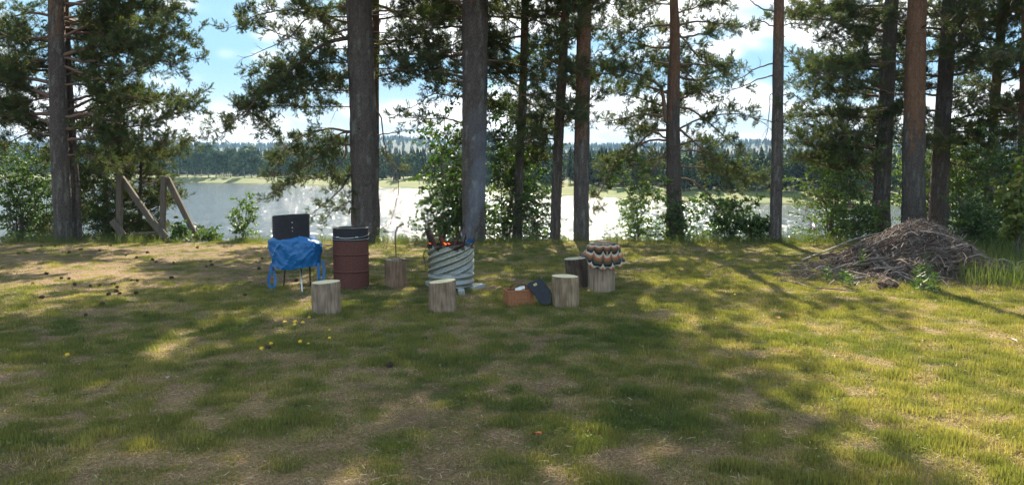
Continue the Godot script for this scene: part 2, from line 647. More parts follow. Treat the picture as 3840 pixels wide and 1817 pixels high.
# trunk: rows of [px, py, width in px] from the foot up, at distance d
func pine(called: String, label: String, group: String, d: float, rows: Array, height: float, orange: float, limbs: Array, autos: Array) -> Node3D:
	var pts := PackedVector3Array()
	var rad := PackedFloat32Array()
	for r in rows:
		pts.append(at(r[0], r[1], d))
		rad.append(r[2] * 0.5 * d / F)
	var foot := pts[0]
	foot.y = gh(foot.x, foot.z)
	var o := thing(called, foot, label, "pine tree", group)
	# down into the ground with a root flare, up to the top
	var full := PackedVector3Array([Vector3(pts[0].x, foot.y - 0.25, pts[0].z)])
	var fr := PackedFloat32Array([rad[0] * 1.55])
	if pts[0].y - foot.y > 0.12:
		full.append(Vector3(pts[0].x, foot.y + 0.1, pts[0].z)); fr.append(rad[0] * 1.15)
	full.append_array(pts)
	fr.append_array(rad)
	var lastp := pts[pts.size() - 1]
	var slope := (lastp - pts[maxi(pts.size() - 3, 0)])
	slope = slope / slope.y
	var rl := rad[rad.size() - 1]
	for k in range(1, 6):
		var f := k / 5.0
		var yy := lerpf(lastp.y, height, f)
		full.append(lastp + Vector3(slope.x * (yy - lastp.y) * 0.5 + 0.06 * rnd(), yy - lastp.y, slope.z * (yy - lastp.y) * 0.5 + 0.06 * rnd()))
		fr.append(lerpf(rl, 0.03, pow(f, 1.4)))
	var cp := curve(full, 6)
	var cr := PackedFloat32Array()
	for i in full.size() - 1:
		for k in 6:
			cr.append(lerpf(fr[i], fr[i + 1], k / 6.0))
	cr.append(fr[fr.size() - 1])
	var tb := MB.new()
	tb.colored = true
	for i in cp.size():
		cp[i] -= foot
	trunk_mesh(tb, cp, cr, 34, orange, foot)
	for k in 9:
		var sp := axis_at(cp, rnd(0.8, 5.5))
		var sa := rng.randf() * TAU
		var sd := Vector3(cos(sa), rnd(-0.1, 0.3), sin(sa)).normalized()
		var sl: float = rad[0] * rnd(1.05, 1.6) + 0.02
		tb.tube(PackedVector3Array([sp, sp + sd * sl * 0.7, sp + sd * sl]), taper(3, 0.022, 0.008), 6, Color(0.13, 0.105, 0.09), 4.0, true)
	part("trunk", tb.mesh(), M.bark, o)
	var tr := []
	var cl := PackedColorArray()
	for L in limbs:
		# [x0, outline, radius, depth at the tip, start of foliage, density, size, share of dead shoots]
		var lp := px_line(L[0], L[1], d, L[3])
		for i in lp.size():
			lp[i] -= foot
		var inner := axis_at(cp, lp[0].y)
		lp.insert(0, inner)
		limb(o, lp, L[2], L[4], L[5], L[6], L[7], 1.0, tr, cl)
	for A in autos:
		# [y from, y to, count, length low, length high, droop, start, density, size, dead, lod, azimuth from, azimuth to]
		for k in A[2]:
			var y: float = lerpf(A[0], A[1], (k + rng.randf()) / A[2])
			var az := deg_to_rad(rnd(A[11], A[12]))
			var l := lerpf(A[3], A[4], float(k) / A[2]) * rnd(0.75, 1.15)
			var p0 := axis_at(cp, y - foot.y)
			var dir := Vector3(sin(az), rnd(-0.05, 0.35), -cos(az)).normalized()
			var lp := PackedVector3Array([p0])
			var dd := dir
			for i in 5:
				dd = (dd + Vector3(0, A[5] * 0.22, 0) + rv() * 0.17).normalized()
				lp.append(lp[i] + dd * l / 5.0)
			limb(o, lp, 0.012 + 0.013 * l, A[6], A[7], A[8], A[9], A[10], tr, cl)
	if tr.size() > 0:
		many("needles", tuft_mesh, M.needle, tr, cl, o)
	return o

func axis_at(cp: PackedVector3Array, y: float) -> Vector3:
	for i in cp.size() - 1:
		if cp[i + 1].y >= y:
			return cp[i].lerp(cp[i + 1], clampf((y - cp[i].y) / maxf(cp[i + 1].y - cp[i].y, 1e-4), 0, 1))
	return cp[cp.size() - 1]

func limb(o: Node3D, lp: PackedVector3Array, r: float, start: float, dens: float, size: float, bare: float, lod: float, tr: Array, cl: PackedColorArray) -> void:
	var b := MB.new()
	var c := curve(lp, 4)
	for i in range(2, c.size()):
		c[i] += rv() * 0.012
	b.tube(c, taper(c.size(), r, 0.006, 0.8), 7)
	if dens > 0.0:
		foliate(b, c, start, dens, size, bare, lod, tr, cl)
	part("branch", b.mesh(), M.branch, o)

func trunk_mesh(b: MB, p: PackedVector3Array, r: PackedFloat32Array, sides: int, orange: float, foot: Vector3) -> void:
	var first := b.v.size()
	var along := 0.0
	# finer rings
	var q := PackedVector3Array()
	var qr := PackedFloat32Array()
	for i in p.size() - 1:
		var m := clampi(int(p[i].distance_to(p[i + 1]) / 0.05), 1, 12)
		for k in m:
			q.append(p[i].lerp(p[i + 1], float(k) / m))
			qr.append(lerpf(r[i], r[i + 1], float(k) / m))
	q.append(p[p.size() - 1]); qr.append(r[r.size() - 1])
	for i in q.size():
		if i > 0:
			along += q[i].distance_to(q[i - 1])
		for j in sides + 1:
			var a := TAU * (j % sides) / sides
			var nn := Vector3(cos(a), 0, -sin(a))
			var w := q[i] + foot
			var bump := n2.get_noise_3d(w.x * 40.0 + nn.x * 130.0, w.y * 45.0, nn.z * 130.0) * 0.085 + n1.get_noise_3d(nn.x * 60.0 + foot.x * 20.0, w.y * 25.0, nn.z * 60.0) * 0.07
			var ht := w.y + n2.get_noise_3d(nn.x * 90.0, w.y * 60.0, nn.z * 90.0 + foot.x * 30.0) * 1.6 + n1.get_noise_3d(nn.x * 40.0, w.y * 20.0, nn.z * 40.0) * 1.2
			var k := 1.0 if ht > orange else 0.0
			var v := 1.0 + 0.35 * n2.get_noise_3d(nn.x * 160.0, w.y * 110.0, nn.z * 160.0 + foot.x * 50.0)
			var grey := Color(0.165, 0.135, 0.12)
			if n1.get_noise_3d(nn.x * 110.0, w.y * 60.0, nn.z * 110.0 + foot.x * 10.0) > 0.32:
				grey = Color(0.25, 0.24, 0.21)
			var col := grey.lerp(Color(0.29, 0.155, 0.09), k)
			b.add(q[i] + nn * qr[i] * (1.0 + bump), nn, Vector2(float(j) / sides * maxf(1.0, roundf(TAU * r[0] * 3.0)), along * 3.0), Color(col.r * v, col.g * v, col.b * v))
	for i in q.size() - 1:
		for j in sides:
			var a := first + i * (sides + 1) + j
			b.quad(a, a + sides + 1, a + sides + 2, a + 1)


# ---------- leafy shrubs and young trees ----------
# kind: leaf colour a, leaf colour b, leaf length
func shrub(called: String, label: String, category: String, group: String, foot: Vector3, h: float, spread: float, stems: int, side: int, leaves: int, leaf: float, ca: Color, cb: Color, stem_r := 0.02, from := 0.2, lean := Vector3.ZERO) -> Node3D:
	var o := thing(called, foot, label, category, group)
	var tr := []
	var cl := PackedColorArray()
	for s in stems:
		var b := MB.new()
		var az := TAU * (s + rng.randf()) / stems
		var top := Vector3(cos(az), 0, sin(az)) * spread * rnd(0.15, 0.75) + Vector3(0, h * rnd(0.7, 1.0), 0) + lean
		if stems == 1:
			top = Vector3(0.1 * rnd(), h, 0.1 * rnd()) + lean
		var lp := PackedVector3Array([Vector3(cos(az), 0, sin(az)) * 0.06 * minf(stems - 1, 2) + Vector3(0, -0.12, 0)])
		for i in range(1, 6):
			var f := i / 5.0
			lp.append(Vector3(top.x * f * f, top.y * f, top.z * f * f) + rv() * 0.05 * h)
		var c := curve(lp, 3)
		b.tube(c, taper(c.size(), stem_r, 0.004), 6)
		for k in side * 2:
			var f := lerpf(from, 1.0, (k + rng.randf()) / (side * 2))
			var p := c[clampi(int(f * (c.size() - 1)), 0, c.size() - 1)]
			var a2 := rng.randf() * TAU
			var l := spread * rnd(0.35, 0.8) * (1.1 - 0.65 * f)
			var d := Vector3(cos(a2), rnd(-0.1, 0.6), sin(a2)).normalized()
			var bp := PackedVector3Array([p])
			for i in 4:
				d = (d + rv() * 0.25 + Vector3(0, -0.06, 0)).normalized()
				bp.append(bp[i] + d * l / 4.0)
			b.tube(bp, taper(5, 0.003 + 0.006 * l, 0.002), 3)
			for m in leaves:
				var t := lerpf(0.15, 1.0, (m + rng.randf()) / leaves) * 4.0
				var i := mini(int(t), 3)
				var q := bp[i].lerp(bp[i + 1], t - i)
				var e := ((bp[i + 1] - bp[i]).normalized() * 0.5 + rv() + Vector3(0, -0.15, 0)).normalized()
				if m % 3 == 0:
					q += rv() * leaf * 0.9
				tr.append(Transform3D(basis_along(e, rng.randf() * TAU) * Basis.from_scale(Vector3.ONE * leaf * rnd(0.8, 1.4)), q))
				var g := ca.lerp(cb, rng.randf())
				cl.append(g)
		part("stem", b.mesh(), M.branch_grey, o)
	many("foliage", leaf_mesh, M.leaf, tr, cl, o)
	return o

# an upright weed: stem with narrow leaves all round; flowers on top when wanted
func weed(called: String, label: String, group: String, foot: Vector3, h: float, leaf: float, count: int, c: Color, flower := Color.BLACK) -> void:
	var o := thing(called, foot, label, "plant", group)
	var b := MB.new()
	var top := Vector3(rnd() * 0.12, 1, rnd() * 0.12) * h
	var pts := PackedVector3Array([Vector3(0, -0.03, 0), top * 0.5 + rv() * 0.02, top])
	b.tube(curve(pts, 3), taper(7, 0.004, 0.002), 5, Color(c.r * 0.9, c.g * 0.8, c.b * 0.8))
	b.colored = true
	part("stem", b.mesh(), M.plain, o)
	var tr := []
	var cl := PackedColorArray()
	for k in count:
		var f := lerpf(0.12, 1.0, (k + rng.randf()) / count)
		var a := k * 2.4 + rnd(-0.3, 0.3)
		var e := Vector3(cos(a), rnd(0.1, 0.7), sin(a)).normalized()
		tr.append(Transform3D(basis_along(e, rng.randf() * 6.0) * Basis.from_scale(Vector3(0.42, 1, 1) * leaf * rnd(0.6, 1.1) * (1.1 - 0.5 * f)), top * f))
		var kk := rnd(0.75, 1.25)
		cl.append(Color(c.r * kk, c.g * kk, c.b * kk))
	many("foliage", leaf_mesh, M.leaf, tr, cl, o)
	if flower != Color.BLACK:
		var fb := MB.new()
		fb.colored = true
		for k in 16:
			var q := top + Vector3(rnd() * 0.025, rnd(-0.14, 0.03), rnd() * 0.025)
			var e := rv().normalized() * 0.028
			var e2 := e.cross(rv()).normalized() * 0.016
			fb.tri(q, q + e + e2, q + e - e2, Vector3.UP, flower)
		part("flower_spike", fb.mesh(), M.plain, o)


# ---------- ground ----------
# 0 bare litter .. 1 lush grass
func green(x: float, z: float) -> float:
	var d := -z
	var g := 0.56 + 0.55 * n1.get_noise_2d(x * 30.0, z * 30.0) + 0.6 * n2.get_noise_2d(x * 75.0, z * 75.0)
	# needle litter under the left pines, worn turf in the foreground
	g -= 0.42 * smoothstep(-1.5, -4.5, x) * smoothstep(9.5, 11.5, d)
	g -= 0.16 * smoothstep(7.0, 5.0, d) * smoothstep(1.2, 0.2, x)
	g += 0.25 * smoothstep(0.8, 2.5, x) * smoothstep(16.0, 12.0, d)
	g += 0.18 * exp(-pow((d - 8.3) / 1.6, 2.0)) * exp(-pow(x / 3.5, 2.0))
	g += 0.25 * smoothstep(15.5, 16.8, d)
	return clampf(g, 0.0, 1.0)

func warm(x: float, z: float) -> float:
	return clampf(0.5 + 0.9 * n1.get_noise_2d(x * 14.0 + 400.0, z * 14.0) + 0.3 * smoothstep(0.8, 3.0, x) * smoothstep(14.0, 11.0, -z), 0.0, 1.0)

# 0 fresh .. 1 dry straw
func dry(x: float, z: float) -> float:
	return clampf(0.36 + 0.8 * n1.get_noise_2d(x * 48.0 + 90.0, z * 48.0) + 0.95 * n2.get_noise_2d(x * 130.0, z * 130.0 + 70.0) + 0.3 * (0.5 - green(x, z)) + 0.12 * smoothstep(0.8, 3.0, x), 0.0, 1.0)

func lawn() -> void:
	var xs := PackedFloat32Array()
	var zs := PackedFloat32Array()
	var x := -150.0
	while x < 150.0:
		xs.append(x)
		x += 0.09 if absf(x) < 13.0 else (0.6 if absf(x) < 20.0 else 6.0)
	var z := 30.0
	while z > -34.0:
		zs.append(z)
		z -= 0.09 if (z < -2.6 and z > -18.5) else (0.5 if z < 4.0 else 3.0)
	var b := MB.new()
	b.colored = true
	for zz in zs:
		for xx in xs:
			var g := green(xx, zz)
			var wm := warm(xx, zz)
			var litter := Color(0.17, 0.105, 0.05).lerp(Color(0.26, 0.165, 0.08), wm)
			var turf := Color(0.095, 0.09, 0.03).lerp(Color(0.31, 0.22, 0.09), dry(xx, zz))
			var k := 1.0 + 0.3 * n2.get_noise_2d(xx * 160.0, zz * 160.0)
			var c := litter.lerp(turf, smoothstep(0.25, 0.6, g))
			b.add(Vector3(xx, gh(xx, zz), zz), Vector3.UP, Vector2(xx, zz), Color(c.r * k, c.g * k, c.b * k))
	var nx := xs.size()
	for i in zs.size() - 1:
		for j in nx - 1:
			var a := i * nx + j
			b.quad(a, a + nx, a + nx + 1, a + 1)
	# normals from the slopes
	for i in range(1, zs.size() - 1):
		for j in range(1, nx - 1):
			var a := i * nx + j
			b.n[a] = (b.v[a + 1] - b.v[a - 1]).cross(b.v[a + nx] - b.v[a - nx]).normalized()
			if b.n[a].y < 0.0:
				b.n[a] = -b.n[a]
	solo("lawn", b.mesh(), M.ground, "patchy lawn of short grass and brown needle litter sloping to the lake", "lawn", "", "structure")

func make_grass(h: float, blades: int, spread: float, width: float, sd: int, lay := 0.5) -> ArrayMesh:
	var b := MB.new()
	var r := RandomNumberGenerator.new()
	r.seed = sd
	for k in blades:
		var o := Vector3(r.randf_range(-1, 1), 0, r.randf_range(-1, 1)) * spread
		var a := r.randf() * TAU
		var out := Vector3(cos(a), 0, sin(a))
		var hh := h * r.randf_range(0.45, 1.0)
		var bend := r.randf_range(0.15, 1.0) * lay
		var s := out.cross(Vector3.UP).rotated(Vector3.UP, r.randf_range(-0.8, 0.8)) * width * 0.5
		var m := o + Vector3.UP * hh * 0.55 + out * hh * bend * 0.35
		var tip := o + Vector3.UP * hh * (1.0 - 0.35 * bend) + out * hh * bend
		var nn := s.cross(m - o).normalized()
		if nn.y < 0.0:
			nn = -nn
			s = -s
		var k0 := b.v.size()
		b.add(o - s, nn, Vector2.ZERO); b.add(o + s, nn, Vector2.ZERO); b.add(m - s * 0.8, nn, Vector2.ZERO); b.add(m + s * 0.8, nn, Vector2.ZERO); b.add(tip, nn, Vector2.ZERO)
		b.ix.append_array([k0, k0 + 2, k0 + 3, k0, k0 + 3, k0 + 1, k0 + 2, k0 + 4, k0 + 3])
	return b.mesh()

func turf() -> void:
	var tr := [[], []]
	var cl := [PackedColorArray(), PackedColorArray()]
	for k in 190000:
		# more tufts near the camera: distance drawn with a falling density
		var d := 2.8 + 15.2 * pow(rng.randf(), 1.25)
		var x := rnd() * (0.72 * d + 1.2)
		var z := -d
		var g := green(x, z)
		if rng.randf() > smoothstep(0.05, 0.75, g) * 0.6 + 0.4:
			continue
		if keep_out(x, z):
			continue
		var wm := warm(x, z)
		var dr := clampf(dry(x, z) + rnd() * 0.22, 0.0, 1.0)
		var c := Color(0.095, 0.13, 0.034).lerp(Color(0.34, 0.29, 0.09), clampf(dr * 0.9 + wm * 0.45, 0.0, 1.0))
		var w := 0
		if rng.randf() < smoothstep(0.3, 0.95, dr):
			c = Color(0.46, 0.37, 0.21).lerp(Color(0.27, 0.18, 0.09), rng.randf())
			w = 1
		var kk := rnd(0.7, 1.3)
		var sc := (0.4 + 0.85 * g) * rnd(0.6, 1.2) * (1.0 + 1.6 * maxf(-0.3, n2.get_noise_2d(x * 190.0, z * 190.0)))
		tr[w].append(Transform3D(Basis(Vector3.UP, rng.randf() * TAU) * Basis.from_scale(Vector3(1, sc, 1)), Vector3(x, gh(x, z) - 0.004, z)))
		cl[w].append(Color(c.r * kk, c.g * kk, c.b * kk))
	for w in 2:
		var o := many(numbered("grass"), make_grass([0.042, 0.03][w], [16, 13][w], 0.07, [0.0036, 0.0042][w], 40 + w, [0.6, 1.6][w]), M.grass, tr[w], cl[w], self)
		tag(o, ["short mown grass covering the lawn between the brown patches", "dry flattened straw-coloured grass mixed into the lawn"][w], "grass", "", "stuff")
	# straw, dead blades and needles lying about
	var st := []
	var sc := PackedColorArray()
	var sm := MB.new()
	sm.add(Vector3(-0.5, 0, -0.045), Vector3.UP, Vector2.ZERO); sm.add(Vector3(0.0, 0.06, -0.05), Vector3.UP, Vector2.ZERO); sm.add(Vector3(0.5, 0, 0), Vector3.UP, Vector2.ZERO); sm.add(Vector3(0.0, 0.06, 0.05), Vector3.UP, Vector2.ZERO); sm.add(Vector3(-0.5, 0, 0.045), Vector3.UP, Vector2.ZERO)
	sm.ix.append_array([0, 1, 3, 0, 3, 4, 1, 2, 3])
	for k in 15000:
		var d := 2.8 + 14.0 * pow(rng.randf(), 1.5)
		var x := rnd() * (0.72 * d + 1.0)
		var g := green(x, -d)
		if rng.randf() < g * 0.55 or keep_out(x, -d):
			continue
		var l := rnd(0.025, 0.075)
		st.append(Transform3D(Basis(Vector3.UP, rng.randf() * TAU) * Basis(Vector3.RIGHT, rnd() * 0.5) * Basis(Vector3.FORWARD, rnd() * 0.25) * Basis.from_scale(Vector3(l, l, 0.034)), Vector3(x, gh(x, -d) + rnd(0.004, 0.02), -d)))
		sc.append(Color(0.46, 0.36, 0.21).lerp(Color(0.2, 0.13, 0.07), rng.randf()) * rnd(0.8, 1.2))
	tag(many(numbered("straw"), sm.mesh(), M.straw, st, sc, self), "pale dead grass blades and needles scattered over the lawn", "straw", "", "stuff")
	# clover and plantain leaves in the turf
	var ct := []
	var cc := PackedColorArray()
	for k in 2600:
		var d := 3.0 + 13.0 * pow(rng.randf(), 1.3)
		var x := rnd() * (0.7 * d + 1.0)
		if n1.get_noise_2d(x * 60.0, -d * 60.0 + 300.0) < 0.05 or keep_out(x, -d):
			continue
		for m in 5:
			var q := Vector3(x + rnd() * 0.05, 0, -d + rnd() * 0.05)
			q.y = gh(q.x, q.z) + rnd(0.012, 0.035)
			ct.append(Transform3D(basis_along(Vector3(rnd(), rnd(-0.1, 0.5), rnd()).normalized(), rng.randf() * TAU) * Basis.from_scale(Vector3(1.3, 1, 1) * rnd(0.012, 0.026)), q))
			cc.append(Color(0.11, 0.15, 0.035).lerp(Color(0.2, 0.22, 0.06), rng.randf()))
	tag(many(numbered("clover"), leaf_mesh, M.leaf, ct, cc, self), "small broad clover and plantain leaves among the grass", "clover", "", "stuff")
	# rank grass along the top of the bank
	var et := []
	var ec := PackedColorArray()
	for k in 5200:
		var x := rnd() * 14.5
		var d := rnd(16.7, 18.9)
		var keep := 0.25 + 0.6 * n1.get_noise_2d(x * 30.0, 900.0) + 0.35 * smoothstep(3.0, 6.0, x)
		if rng.randf() > keep + 0.25:
			continue
		var s := rnd(0.5, 1.1) * (0.7 + 0.7 * clampf(keep, 0, 1))
		et.append(Transform3D(Basis(Vector3.UP, rng.randf() * TAU) * Basis.from_scale(Vector3(1, s, 1)), Vector3(x, gh(x, -d) - 0.01, -d)))
		ec.append(Color(0.09, 0.13, 0.035).lerp(Color(0.17, 0.18, 0.06), rng.randf()))
	tag(many(numbered("grass"), make_grass(0.3, 9, 0.09, 0.006, 77, 0.7), M.grass, et, ec, self), "taller rank grass along the top of the bank", "grass", "", "stuff")

var solid := []   # [x, z, radius] of things that stand on the lawn

func keep_out(x: float, z: float) -> bool:
	for s in solid:
		if (x - s[0]) * (x - s[0]) + (z - s[1]) * (z - s[1]) < s[2] * s[2]:
			return true
	return false


# ---------- the far side of the lake ----------
const SHORE := [[-900, 672], [0, 676], [560, 681], [1000, 688], [1100, 692], [1600, 706], [1900, 724], [2300, 740], [2700, 757], [3000, 762], [3500, 772], [4600, 800]]
const RIDGE := [[-900, 560], [200, 552], [560, 548], [900, 557], [1050, 556], [1200, 545], [1330, 532], [1500, 532], [1700, 548], [2000, 560], [2300, 560], [2600, 552], [2850, 545], [3200, 556], [3800, 560], [4600, 562]]

func lookup(t: Array, px: float) -> float:
	for i in t.size() - 1:
		if px <= t[i + 1][0]:
			var f: float = clampf((px - t[i][0]) / (t[i + 1][0] - t[i][0]), 0.0, 1.0)
			return lerpf(t[i][1], t[i + 1][1], f)
	return t[t.size() - 1][1]

# distance along the view axis of the far waterline in the direction of column px
func shore_d(px: float) -> float:
	return -gp(px, lookup(SHORE, px), WATER).z

const HILL_D := 1900.0

func fh(px: float, d: float) -> float:
	var s := shore_d(px)
	var v := d - s
	var h := WATER - 0.6 + 0.9 * smoothstep(-3.0, 1.5, v) + 1.2 * smoothstep(1.0, 12.0, v) + 0.8 * smoothstep(12.0, 60.0, v)
	var top := at(px, lookup(RIDGE, px), HILL_D).y
	var f := clampf((d - s - 90.0) / (HILL_D - s - 90.0), 0.0, 1.15)
	h += (top - h) * (f * f * (3.0 - 2.0 * f) if f < 1.0 else 1.0)
	h += 0.4 * n1.get_noise_2d(px * 0.6, d * 0.8) * smoothstep(2.0, 14.0, v)
	return h

func far_shore() -> void:
	var wb := MB.new()
	var y := WATER
	for p in [Vector3(-2500, y, -19), Vector3(2500, y, -19), Vector3(2500, y, -3500), Vector3(-2500, y, -3500)]:
		wb.add(p, Vector3.UP, Vector2(p.x, p.z))
	wb.ix.append_array([0, 3, 2, 0, 2, 1])
	solo("lake", wb.mesh(), M.water, "wide rippled lake reflecting the bright sky", "lake", "", "structure")
	var b := MB.new()
	b.colored = true
	var steps := [-4.0, -1.5, 0.0, 1.0, 3.0, 6.0, 10.0, 16.0, 26.0, 40.0, 60.0, 90.0, 140.0, 220.0, 340.0, 500.0, 700.0, 950.0, 1250.0, 1600.0, 1900.0, 2400.0]
	var cols := 130
	for st in steps:
		for j in cols + 1:
			var px := lerpf(-900.0, 4600.0, float(j) / cols)
			var s := shore_d(px)
			var d: float = s + st if st < 100.0 else lerpf(s, 2500.0, st / 2400.0)
			var p := at(px, HZ, d)
			p.y = fh(px, d)
			var meadow := Color(0.075, 0.105, 0.022).lerp(Color(0.12, 0.125, 0.035), 0.5 + 0.8 * n2.get_noise_2d(px * 0.7, d * 3.0))
			var c := meadow.lerp(Color(0.014, 0.024, 0.013), smoothstep(40.0, 90.0, st))
			b.add(p, Vector3.UP, Vector2(px, d), c)
	for i in steps.size() - 1:
		for j in cols:
			var a := i * (cols + 1) + j
			b.quad(a, a + cols + 1, a + cols + 2, a + 1)
	for i in range(1, steps.size() - 1):
		for j in range(1, cols):
			var a := i * (cols + 1) + j
			var nn := (b.v[a + 1] - b.v[a - 1]).cross(b.v[a + cols + 1] - b.v[a - cols - 1]).normalized()
			b.n[a] = nn if nn.y > 0.0 else -nn
	solo("far_shore", b.mesh(), M.far, "grassy far shore of the lake rising into forested hills", "shore", "", "structure")

# a conifer of drooping sprays, one unit tall
func make_conifer(sd: int, width: float, full: int, low: float) -> ArrayMesh:
	var b := MB.new()
	b.colored = true
	var r := RandomNumberGenerator.new()
	r.seed = sd
	b.tube(PackedVector3Array([Vector3(0, -0.05, 0), Vector3(0, 0.5, 0), Vector3(0, 0.98, 0)]), PackedFloat32Array([0.014, 0.01, 0.003]), 5, Color(0.13, 0.1, 0.08))
	for k in full:
		var f := lerpf(low, 1.0, pow((k + r.randf()) / full, 0.9))
		var a := k * 2.39996 + r.randf_range(-0.4, 0.4)
		var l := width * (pow(1.0 - f, 0.75) + 0.04) * r.randf_range(0.55, 1.1)
		var out := Vector3(cos(a), 0, sin(a))
		var root := Vector3(0, f, 0)
		var tip := root + out * l + Vector3(0, -0.35 * l + 0.01, 0)
		var s := out.cross(Vector3.UP) * (0.18 * l + 0.006)
		var mid := root.lerp(tip, 0.55) + Vector3(0, 0.02, 0)
		var kk := r.randf_range(0.7, 1.3)
		var c := Color(0.033 * kk, 0.055 * kk, 0.026 * kk)
		b.tri(root, mid + s, tip, Vector3.UP, c)
		b.tri(root, tip, mid - s, Vector3.UP, c)
		b.tri(mid + s, mid - s + Vector3(0, -0.05, 0), tip + Vector3(0, -0.03, 0), out, c)
	return b.mesh()

# a rounded broadleaf crown of leaf clumps on a trunk, one unit tall
func make_round(sd: int, clumps: int, low: float, rx: float) -> Array:
	var t := MB.new()
	t.tube(PackedVector3Array([Vector3(0, -0.04, 0), Vector3(0.01, 0.3, 0), Vector3(0, 0.8, 0.01)]), PackedFloat32Array([0.016, 0.012, 0.004]), 6)
	var b := MB.new()
	b.colored = true
	var r := RandomNumberGenerator.new()
	r.seed = sd
	var blobs := []
	for k in 9:
		var f := r.randf_range(0.1, 0.95)
		var a := r.randf() * TAU
		var rr := rx * sin(PI * lerpf(0.22, 0.92, f)) * r.randf_range(0.2, 0.8)
		blobs.append([Vector3(cos(a) * rr, lerpf(low + 0.08, 0.9, f), sin(a) * rr), r.randf_range(0.1, 0.18)])
	for k in clumps:
		var bl: Array = blobs[k % blobs.size()]
		var n := Vector3(r.randf_range(-1, 1), r.randf_range(-1, 1), r.randf_range(-1, 1)).normalized()
		var p: Vector3 = bl[0] + n * bl[1] * pow(r.randf(), 0.4)
		var e := (n + Vector3(r.randf_range(-1, 1), r.randf_range(-1, 1), r.randf_range(-1, 1)) * 0.8).normalized()
		var s := e.cross(Vector3(r.randf_range(-1, 1), r.randf_range(-1, 1), r.randf_range(-1, 1))).normalized()
		var q := s.cross(e)
		var l := r.randf_range(0.026, 0.048)
		var kk := r.randf_range(0.7, 1.3)
		var c := Color(0.062 * kk, 0.098 * kk, 0.03 * kk)
		b.tri(p - s * l, p + q * l, p + s * l, e, c)
		b.tri(p - s * l, p + s * l, p - q * l * 0.8, e, c)
	return [t.mesh(), b.mesh()]

func far_forest() -> void:
	var meshes := [make_conifer(1, 0.2, 150, 0.08), make_conifer(2, 0.17, 130, 0.12), make_conifer(3, 0.2, 110, 0.35), make_round(4, 420, 0.15, 0.24)[1]]
	var tr := [[], [], [], []]
	var cl := [PackedColorArray(), PackedColorArray(), PackedColorArray(), PackedColorArray()]
	for k in 10500:
		var px := rnd(-700, 4400)
		var s := shore_d(px)
		var d: float
		if k < 2400:
			d = s * rnd(1.17 if px < 1300.0 else 1.07, 1.55)
		elif k < 4200:
			d = lerpf(s * 1.45, 800.0, rng.randf())
		else:
			d = lerpf(700.0, HILL_D + 60.0, sqrt(rng.randf()))
		var p := at(px, HZ, d)
		p.y = fh(px, d)
		var h := rnd(8.0, 13.0)
		if k < 4200:
			# as tall as the forest edge shows over the shore
			var foot_row := HZ + (EYE.y - p.y) / d * F
			h = clampf((foot_row - (rnd(552, 618) if k < 2400 else rnd(548, 590))) * d / F, 4.0, 17.0)
		var w := 0 if rng.randf() < 0.3 else rng.randi_range(0, 2)
		if rng.randf() < (0.5 if k < 2400 else 0.2):
			w = 3
			h *= 0.85
		tr[w].append(Transform3D(Basis(Vector3.UP, rng.randf() * TAU) * Basis.from_scale(Vector3(h * rnd(0.95, 1.5), h, h * rnd(0.95, 1.5))), p))
		var kk := rnd(0.75, 1.35)
		cl[w].append(Color(kk, kk, kk * rnd(0.85, 1.0)))
	for w in 4:
		var o := many(numbered("distant_forest"), meshes[w], M.far, tr[w], cl[w], self)
		tag(o, ["dark spruce forest covering the far shore and hills", "slender spruces filling the forest beyond the lake", "high-crowned pines standing in the forest beyond the lake", "pale broadleaf trees at the edge of the far forest"][w], "forest", "", "stuff")
	# the row of birches on the far bank
	var kinds := [make_round(11, 900, 0.1, 0.26), make_round(12, 900, 0.14, 0.22), make_round(13, 900, 0.08, 0.3)]
	var bt := mat(Color(0.3, 0.28, 0.25), 0.9)
	var bc := mat(Color.WHITE, 0.8)
	bc.vertex_color_use_as_albedo = true
	bc.backlight_enabled = true
	bc.backlight = Color(0.16, 0.22, 0.05).linear_to_srgb()
	var spots := [[585, 118], [612, 96], [640, 122], [668, 110], [700, 128], [728, 104], [752, 120], [780, 132], [808, 112], [838, 106], [862, 118], [890, 96], [915, 118], [942, 124], [965, 90], [1000, 70]]
	for i in spots.size():
		var px: float = spots[i][0]
		var d := shore_d(px) + 24.0 + 5.0 * rnd()
		var p := at(px, HZ, d)
		p.y = fh(px, d)
		var h: float = spots[i][1] * d / F
		var edge: bool = i >= spots.size() - 2
		var o := thing("birch_tree", p, "small rounded birch on the lit grass at the end of the far row" if edge else "birch in the row on the far bank, bare trunk below a dense crown", "tree", "birches on the far bank")
		o.rotation.y = rng.randf() * TAU
		o.scale = Vector3(h * rnd(0.9, 1.25), h, h * rnd(0.9, 1.25))
		var kd: Array = kinds[i % 3]
		part("trunk", kd[0], bt, o)
		part("crown", kd[1], bc, o)


# ---------- things on the lawn ----------
func lathe(b: MB, prof: Array, sides: int, col := Color.WHITE, wob := 0.0) -> void:
	for i in prof.size() - 1:
		var p: Array = prof[i]
		var q: Array = prof[i + 1]
		var dn := Vector2(q[1] - p[1], -(q[0] - p[0])).normalized()
		var first := b.v.size()
		for e in [p, q]:
			for j in sides + 1:
				var a := TAU * (j % sides) / sides
				var k := 1.0 + wob * n1.get_noise_3d(cos(a) * 120.0, e[1] * 120.0, sin(a) * 120.0)
				b.add(Vector3(cos(a) * e[0] * k, e[1], -sin(a) * e[0] * k), Vector3(cos(a) * dn.x, dn.y, -sin(a) * dn.x), Vector2(2.0 * j / sides, e[1] * 1.6), col)
		for j in sides:
			b.quad(first + j, first + sides + 1 + j, first + sides + 2 + j, first + j + 1)

